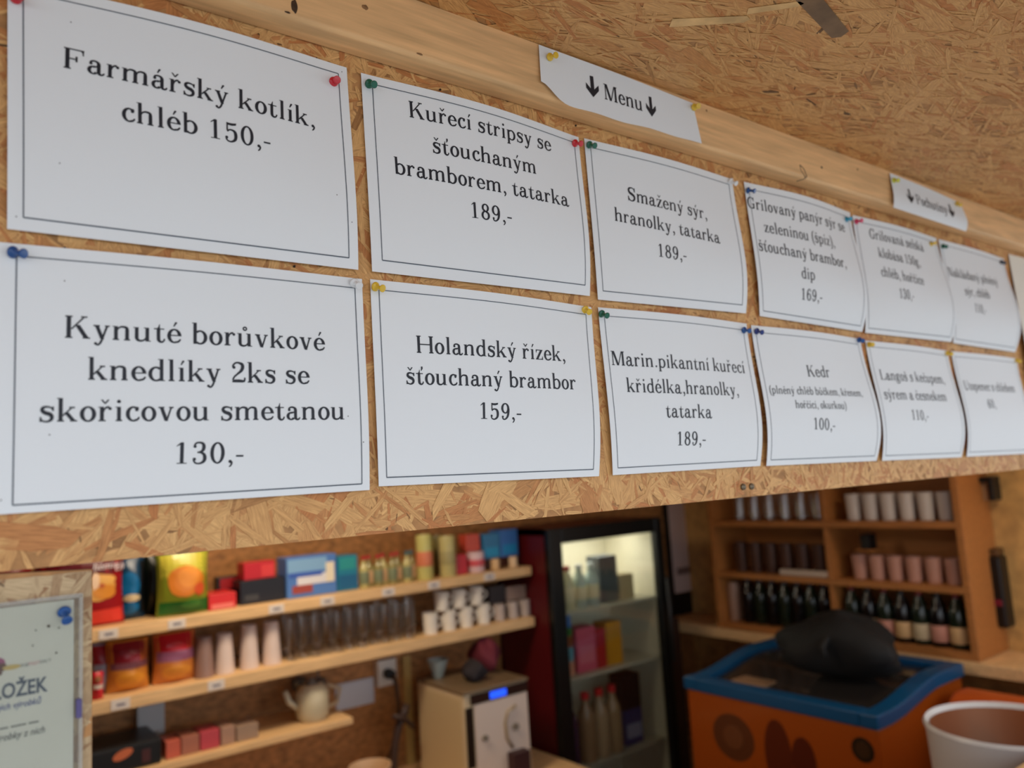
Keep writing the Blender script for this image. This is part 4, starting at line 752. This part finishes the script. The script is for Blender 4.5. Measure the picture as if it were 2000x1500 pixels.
def fitem(kind, x, z0, w, h, c, label, name, cat, capc=None, y=2.17, lab=None):
    if kind == 'box':
        b = MB(); b.box(-w / 2, w / 2, 0, .09, 0, h); o = b.build(name, pm(c, .4), bevel=.003)
        if lab: m = MB(); m.box(-w * .4, w * .4, -.001, -.0003, h * .2, h * .6); m.build('printed_panel', pm(lab), o)
    else:
        r = w / 2; b = MB(); b.lathe([(r * .9, 0), (r, .004), (r, h * .6), (r * .8, h * .72), (r * .4, h * .84), (r * .4, h * .92)], n=14); o = b.build(name, pm(c, .25), smooth='auto')
        m = MB(); m.lathe([(r * .5, h * .9), (r * .5, h), (0, h)], n=12); m.build('cap', pm(capc or c), o, smooth='auto')
        if lab: m = MB(); m.lathe([(r + .0005, h * .2), (r + .001, h * .21), (r + .001, h * .5), (r + .0005, h * .51)], n=14); m.build('paper_label', pm(lab, .6), o, True)
    o.location = (x, y, z0 + .001); tag(o, label, cat, 'drinks and packs in the fridge'); return o
X = lambda f_: fx0 + .06 + f_ * .58
for k, (fx_, c_, cc) in enumerate(((.05, (190, 185, 150), (150, 40, 45)), (.18, (205, 200, 165), (160, 50, 50)), (.31, (175, 190, 180), (200, 205, 205)), (.44, (165, 180, 175), (205, 215, 215)))):
    fitem('b', X(fx_), RK[0], .068, .20, c_, '%s bottle on the top rack of the fridge' % ('first pale yellow', 'second pale yellow', 'first pale green', 'second pale green')[k], 'drink_bottle', 'bottle', cc, lab=(215, 205, 170))
fitem('box', X(.64), RK[0], .12, .22, (70, 78, 82), 'dark grey carton on the top rack of the fridge', 'carton', 'carton'); fitem('box', X(.84), RK[0], .10, .12, (165, 150, 115), 'beige carton on the top rack of the fridge', 'carton', 'carton')
for k, (z_, c_, h_) in enumerate(((0, (215, 150, 125), .06), (.062, (110, 165, 185), .06), (.124, (150, 80, 40), .05), (.176, (60, 120, 60), .035))):
    fitem('box', X(.08), RK[1] + z_, .14, h_, c_, '%s pack in the left pile on the second rack' % ('salmon', 'pale blue', 'brown', 'green')[k], 'food_pack', 'pack')
fitem('box', X(.12), RK[1] + .213, .09, .055, (75, 125, 195), 'blue pack topping the left pile on the second rack', 'food_pack', 'pack')
fitem('box', X(.34), RK[1], .12, .20, (215, 95, 120), 'pink carton on the second rack of the fridge', 'carton', 'carton', lab=(225, 120, 140)); fitem('box', X(.50), RK[1], .06, .18, (185, 40, 45), 'red carton right of the pink one in the fridge', 'carton', 'carton'); fitem('box', X(.65), RK[1], .10, .20, (205, 145, 35), 'yellow carton on the second rack of the fridge', 'carton', 'carton')
for k, (fx_, c_, cc) in enumerate(((.10, (70, 50, 85), (120, 60, 110)), (.28, (150, 120, 90), (205, 35, 45)), (.43, (170, 145, 115), (215, 40, 45)), (.57, (155, 130, 100), (210, 40, 50)))):
    fitem('b', X(fx_), RK[2] + (.0065 if k == 0 else 0), .082, .30, c_, '%s bottle on the third rack of the fridge' % ('purple topped', 'first red topped', 'second red topped', 'third red topped')[k], 'drink_bottle', 'bottle', cc)
fitem('box', X(.80), RK[2], .12, .16, (60, 65, 120), 'dark blue pack on the third rack of the fridge', 'carton', 'carton', lab=(150, 155, 185)); fitem('box', X(.80), RK[2] + .162, .12, .16, (22, 22, 26), 'black pack stacked on the dark blue one in the fridge', 'carton', 'carton')
fitem('box', X(.10), RK[2], .14, .006, (28, 26, 28), 'black tray at the front left of the third rack', 'tray', 'tray', y=2.20)
# framed poster right of the fridge
a, c = on_y(1296, 985, 2.485), on_y(1376, 1200, 2.485); b = MB(); b.box(a.x, c.x, 2.485, 2.4995, c.z, a.z + .05); po = b.build('framed_poster', pm((18, 16, 15), .4), bevel=.002)
a2, c2 = on_y(1305, 985, 2.48), on_y(1368, 1150, 2.48); m = MB(); m.box(a2.x, c2.x, 2.4825, 2.4848, c2.z, a2.z + .04); m.build('poster_sheet', pm((232, 212, 206)), po)
m = MB(); m.box(a2.x + .03, c2.x - .04, 2.4815, 2.4822, c2.z + .10, c2.z + .14); m.build('printed_block', pm((135, 115, 110)), po); tag(recentre(po), 'pale poster in a black frame right of the fridge', 'poster')
# dark post between fridge and freezer
board('dark_cupboard', 2.70, 2.95, 2.30, 2.499, -2.2, on_y(1310, 1210, 2.3).z, pm((50, 28, 18), .5), 'narrow dark cupboard right of the fridge', 'cupboard')
# ---------------------------------------------------------------- bar rack on the right wall (opens towards -x)
cx0, cx1 = 3.0, 3.278; cy0, cy1 = .80, 2.08; cz0, cz1 = -1.25, -.42
rk = empty('bar_rack', (3.14, 1.44, cz0), 'stained wooden bar rack with glasses and bottles on the right wall', 'rack')
def rpart(nm, q, m=CABW, **k):
    b = MB(); b.box(*q); o = b.build(nm, m, rk, bevel=.002); o.location = -rk.location; return o
ZR = [-.965, -.705]
rpart('side_panel', (cx0, cx1, cy0, cy0 + .028, cz0, cz1)); rpart('side_panel', (cx0, cx1, cy1 - .028, cy1, cz0, cz1)); rpart('divider', (cx0 + .01, cx1, 1.40, 1.425, cz0 + .03, cz1 - .03), CABW)
rpart('top_board', (cx0, cx1, cy0 + .028, cy1 - .028, cz1 - .03, cz1)); rpart('bottom_board', (cx0, cx1, cy0 + .028, cy1 - .028, cz0, cz0 + .03)); rpart('back_panel', (cx1 - .008, cx1, cy0 + .028, cy1 - .028, cz0 + .03, cz1 - .03))
for z in ZR: rpart('shelf', (cx0, cx1 - .008, cy0 + .028, cy1 - .028, z - .028, z))
def ritem(y, z0, prof, m, label, name, cat, group, x=3.08, cap=None, lab=None):
    b = MB(); b.lathe(prof, n=16); o = b.build(name, m, smooth='auto'); o.location = (x, y, z0 + .001)
    if cap: s = MB(); s.lathe(cap[0], n=12); s.build('cap', cap[1], o, smooth='auto')
    if lab: s = MB(); s.lathe(lab[0], n=16); s.build('paper_label', lab[1], o, True)
    return tag(o, label, cat, group)
gp = [(0, 0), (.030, 0), (.036, .13), (.034, .13), (.028, .005), (0, .005)]
for k in range(6): ritem(.89 + k * .082, ZR[1], [(q, z * .9) for q, z in gp], pm((205, 195, 185), .3), ORD[5 - k] + ' ' + 'pale tumbler on the top shelf of the bar rack, right half', 'tumbler', 'glass', 'pale tumblers')
for k in range(6): ritem(1.48 + k * .09, ZR[1], gp, GLASS, ORD[5 - k] + ' ' + 'clear glass on the top shelf of the bar rack, left half', 'drinking_glass', 'glass', 'clear glasses in the rack')
for k in range(6): ritem(.89 + k * .082, ZR[0], [(q, z * .8) for q, z in gp], pm((185, 135, 115), .35), ORD[5 - k] + ' ' + 'pinkish cup on the middle shelf of the bar rack, right half', 'cup', 'cup', 'pink cups in the rack')
for k in range(6): ritem(1.50 + k * .09, ZR[0], [(q, z * 1.1) for q, z in gp], pm((75, 50, 40), .25), ORD[5 - k] + ' ' + 'dark cup on the middle shelf of the bar rack, left half', 'cup', 'cup', 'dark cups in the rack')
b = MB(); b.box(3.03, 3.10, 1.22, 1.26, ZR[0] + .135, ZR[0] + .2); tag(recentre(b.build('small_black_box', pm((14, 14, 14)), bevel=.004)), 'small black speaker box in the middle of the rack', 'speaker'); 
board('cup_riser', 3.02, 3.12, 1.20, 1.28, ZR[0] + .125, ZR[0] + .134, CABW, 'little wooden riser under the black speaker box', 'riser')
b = MB(); b.box(3.005, 3.035, 1.43, 1.68, ZR[0] + .001, ZR[0] + .03); tag(recentre(b.build('serving_tray', pm((190, 170, 150)), bevel=.006)), 'pale narrow tray on the middle shelf of the rack', 'tray')
bp_ = [(.033, 0), (.036, .005), (.036, .13), (.03, .16), (.014, .19), (.013, .225)]
bd = pm((18, 12, 10), .15); bd2 = pm((26, 34, 22), .15)
for k in range(7):
    ritem(.89 + k * .076, cz0 + .031, bp_, bd if k % 2 else bd2, ORD[6 - k] + ' ' + 'dark bottle with a pale label on the bottom shelf, right row', 'drink_bottle', 'bottle', 'dark bottles in the right row', 3.06,
          ([(.0145, .2), (.0155, .232), (0, .232)], pm((40, 28, 22) if k % 2 else (120, 30, 30), .4)), ([(.0366, .02), (.0372, .021), (.0372, .085), (.0366, .086)], pm(((200, 160, 110), (190, 130, 110), (185, 165, 130))[k % 3], .6)))
for k in range(7):
    ritem(1.49 + k * .072, cz0 + .031, bp_, bd2 if k % 2 else bd, ORD[6 - k] + ' ' + 'unlabelled dark bottle on the bottom shelf, left row', 'drink_bottle', 'bottle', 'dark bottles in the left row', 3.07, ([(.0145, .2), (.0155, .232), (0, .232)], pm((60, 50, 60), .4)))
ritem(2.02, cz0 + .031, [(0, 0), (.03, 0), (.034, .16), (.028, .19), (0, .19)], pm((160, 125, 105), .4), 'pale canister at the far left end of the rack', 'canister', 'canister', 'canisters')
# counter top under the rack
board('bar_counter', 2.98, 3.278, .25, 2.48, -1.30, -1.252, SHELF, 'wooden bar counter along the right wall', 'counter')
# frame and telephone-like box on the wall near the hatch
a = on_x(1902, 938, 3.27); c = on_x(1958, 990, 3.27)
bk = MB(); y0_, y1_ = c.y, a.y; z0_, z1_ = -.635, -.535
bk.box(3.20, 3.279, y0_, y1_, z1_ - .025, z1_); bk.box(3.20, 3.279, y0_, y0_ + .02, z0_, z1_ - .025); o = bk.build('wall_bracket', pm((14, 16, 16), .4), bevel=.003)
m = MB(); m.box(3.22, 3.279, y0_ + .021, y1_ - .004, z0_, z1_ - .026); m.build('pale_box', pm((165, 130, 95)), o); tag(recentre(o), 'black angled bracket on the right wall near the header board', 'bracket')
a = on_x(1928, 1070, 3.25); c = on_x(1980, 1225, 3.25)
b = MB(); b.box(3.20, 3.279, c.y, a.y, c.z, a.z - .03); o = b.build('wall_telephone', pm((20, 15, 12), .35), bevel=.01)
m = MB(); m.box(3.195, 3.1995, c.y + .01, a.y - .015, c.z + .09, c.z + .115); m.build('red_mark', pm((120, 25, 45)), o); m = MB(); m.box(3.21, 3.279, c.y + .01, a.y - .01, a.z - .0299, a.z); m.build('top_cover', pm((90, 60, 30)), o, bevel=.004)
tag(recentre(o), 'tall black box with a red mark hanging on the right wall', 'telephone')
# ---------------------------------------------------------------- chest freezer
gx0, gx1, gy0, gy1, gt = 2.27, 2.93, .83, 1.69, -1.30
OR = mat('orange_enamel', s2l((165, 76, 16)), .35, coat=.3); BL = mat('blue_rim_plastic', s2l((16, 78, 122)), .35)
fz = empty('chest_freezer', ((gx0 + gx1) / 2, (gy0 + gy1) / 2, -2.2), 'orange chest freezer with a blue rim and dark glass lid', 'freezer')
def rise(x): t = min(max((x - gx0 - .08) / .4, 0), 1); return .055 * t * t * (3 - 2 * t)
def loft(nm, m, yA, yB, x0, x1, zl, zh):         # slab whose top follows the rising rim
    b = MB(); n = 14
    for i in range(n + 1):
        x = x0 + (x1 - x0) * i / n
        for y in (yA, yB): b.v += [(x, y, zl(x)), (x, y, zh(x))]
    for i in range(n):
        a = i * 4; b.f += [(a, a + 4, a + 5, a + 1), (a + 2, a + 3, a + 7, a + 6), (a + 1, a + 5, a + 7, a + 3), (a, a + 2, a + 6, a + 4)]
    b.f += [(0, 1, 3, 2), (n * 4, n * 4 + 2, n * 4 + 3, n * 4 + 1)]; b.m = [0] * len(b.f)
    o = b.build(nm, m, fz, bevel=.006); o.location = -fz.location; return o
loft('body', OR, gy0 + .01, gy1 - .01, gx0 + .01, gx1 - .01, lambda x: -2.19, lambda x: gt - .05 + rise(x))
RW = .07
loft('rim', BL, gy0, gy0 + RW, gx0, gx1, lambda x: gt - .049 + rise(x), lambda x: gt + rise(x)); loft('rim', BL, gy1 - RW, gy1, gx0, gx1, lambda x: gt - .049 + rise(x), lambda x: gt + rise(x))
loft('rim', BL, gy0 + RW, gy1 - RW, gx0, gx0 + RW, lambda x: gt - .049, lambda x: gt); loft('rim', BL, gy0 + RW, gy1 - RW, gx1 - RW, gx1, lambda x: gt - .049 + rise(x), lambda x: gt + rise(x))
loft('glass_lid', mat('dark_lid_glass', (.03, .025, .022), .12), gy0 + RW, gy1 - RW, gx0 + RW, gx1 - RW, lambda x: gt - .04 + rise(x), lambda x: gt - .02 + rise(x))
def side(nm, px, py, ry, rz, c_, n=22, prof=None):
    p = on_x(px, py, gx0 + (.0085 if n == 22 else .0055)); m = MB(); m.add([(p.x, p.y + ry * math.cos(math.tau * i / n), p.z + rz * math.sin(math.tau * i / n)) for i in range(n)] + [(p.x + .003, p.y + ry * math.cos(math.tau * i / n), p.z + rz * math.sin(math.tau * i / n)) for i in range(n)],
        [tuple(range(n - 1, -1, -1))] + [(i, (i + 1) % n, n + (i + 1) % n, n + i) for i in range(n)]); o = m.build(nm, pm(c_, .4), fz); o.location = -fz.location
side('round_badge', 1685, 1465, .042, .042, (42, 28, 14)); side('badge_centre', 1685, 1465, .028, .028, (66, 42, 22), 21); side('printed_swirl', 1432, 1440, .10, .09, (98, 52, 26)); side('printed_swirl', 1432, 1440, .05, .045, (115, 66, 36), 21)
side('dark_print', 1520, 1475, .06, .13, (96, 36, 12)); side('dark_print', 1570, 1490, .05, .09, (90, 32, 12), 21)
bbag = blob('black_bag', (2.58, 1.13, gt + .04), (.17, .23, .14), pm((14, 13, 12), .75), 'heap of black cloth bags on the freezer lid', 'bag', 8, .2)
b = MB(); b.tube([(2.54 + .14 * math.cos(a * .35), 1.08 + .02 * math.sin(a), gt + .14 + .09 * math.sin(a * .35)) for a in range(10)], .012); so_ = b.build('bag_strap', pm((20, 18, 16), .7), bbag, True); so_.location = -bbag.location
b = MB(); b.box(2.37, 2.47, 1.36, 1.52, gt - .0175, gt - .006); tag(recentre(b.build('flat_box', pm((150, 115, 85), .5), bevel=.004)), 'flat beige box on the far end of the freezer lid', 'box')
# ---------------------------------------------------------------- white bin, orange crate
b = MB(); b.lathe([(.16, 0), (.17, .01), (.208, 1.02), (.214, 1.04), (.208, 1.05), (.200, 1.04), (.165, .03), (0, .03)], n=48); o = b.build('round_bin', pm((215, 212, 208), .35), smooth='auto'); o.location = (2.13, .36, -2.199); o.scale = (1, 1, .955)
m = MB(); m.lathe([(0, .6), (.186, .6), (.197, 1.035), (.194, 1.036), (.18, .605)], n=40); m.build('bin_liner', pm((120, 62, 25), .5), o, True)
for a in (1.2, 2.6, 5.2): m = MB(); m.box(-.03, .03, -.004, .004, -.018, .018); q = m.build('dark_slot', pm((40, 30, 20)), o); q.location = (.2 * math.cos(a), .2 * math.sin(a), 1.0); q.rotation_euler = (0, 0, a + math.pi / 2)
tag(o, 'white round bin in the lower right corner', 'bin')
b = MB(); n = 16
for i in range(n + 1):
    t = i / n; z = -1.66 + .36 * (1 - (abs(2 * t - 1)) ** 3.2)
    for y in (.34, .78): b.v += [(2.55 + .42 * t, y, -2.19), (2.55 + .42 * t, y, z)]
for i in range(n): a = i * 4; b.f += [(a, a + 4, a + 5, a + 1), (a + 2, a + 3, a + 7, a + 6), (a + 1, a + 5, a + 7, a + 3), (a, a + 2, a + 6, a + 4)]
b.f += [(0, 1, 3, 2), (n * 4, n * 4 + 2, n * 4 + 3, n * 4 + 1)]; b.m = [0] * len(b.f)
tag(recentre(b.build('orange_bin', mat('orange_plastic', s2l((190, 85, 30)), .4), bevel=.01)), 'orange round topped bin beyond the white bin', 'bin')
# lamp on the kiosk ceiling, then an added round fill lamp
lp = MB(); lp.box(.45, 1.05, 1.28, 1.62, .005, .0499); lo = lp.build('ceiling_lamp', pm((230, 230, 228), .4), bevel=.004); m = MB(); m.box(.47, 1.03, 1.30, 1.60, -.002, .005); m.build('diffuser', mat('lamp_diffuser', (1, .85, .66), .5, emit=2.0), lo)
tag(recentre(lo), 'flat lamp on the ceiling inside the kiosk', 'lamp')
lp = MB(); lp.lathe([(0, 0), (.07, 0), (.075, .02), (.03, .05), (0, .05)], n=24); l2 = lp.build('ceiling_lamp', pm((225, 222, 215), .4), smooth='auto'); l2.location = (2.6, .2, -.001); m = MB(); m.lathe([(0, -.004), (.066, -.004), (.066, .0)], n=24); m.build('diffuser', bpy.data.materials['lamp_diffuser'], l2)  # unseen fixture, added to house the fill light
tag(l2, 'added round fill lamp on the ceiling near the right wall', 'lamp')
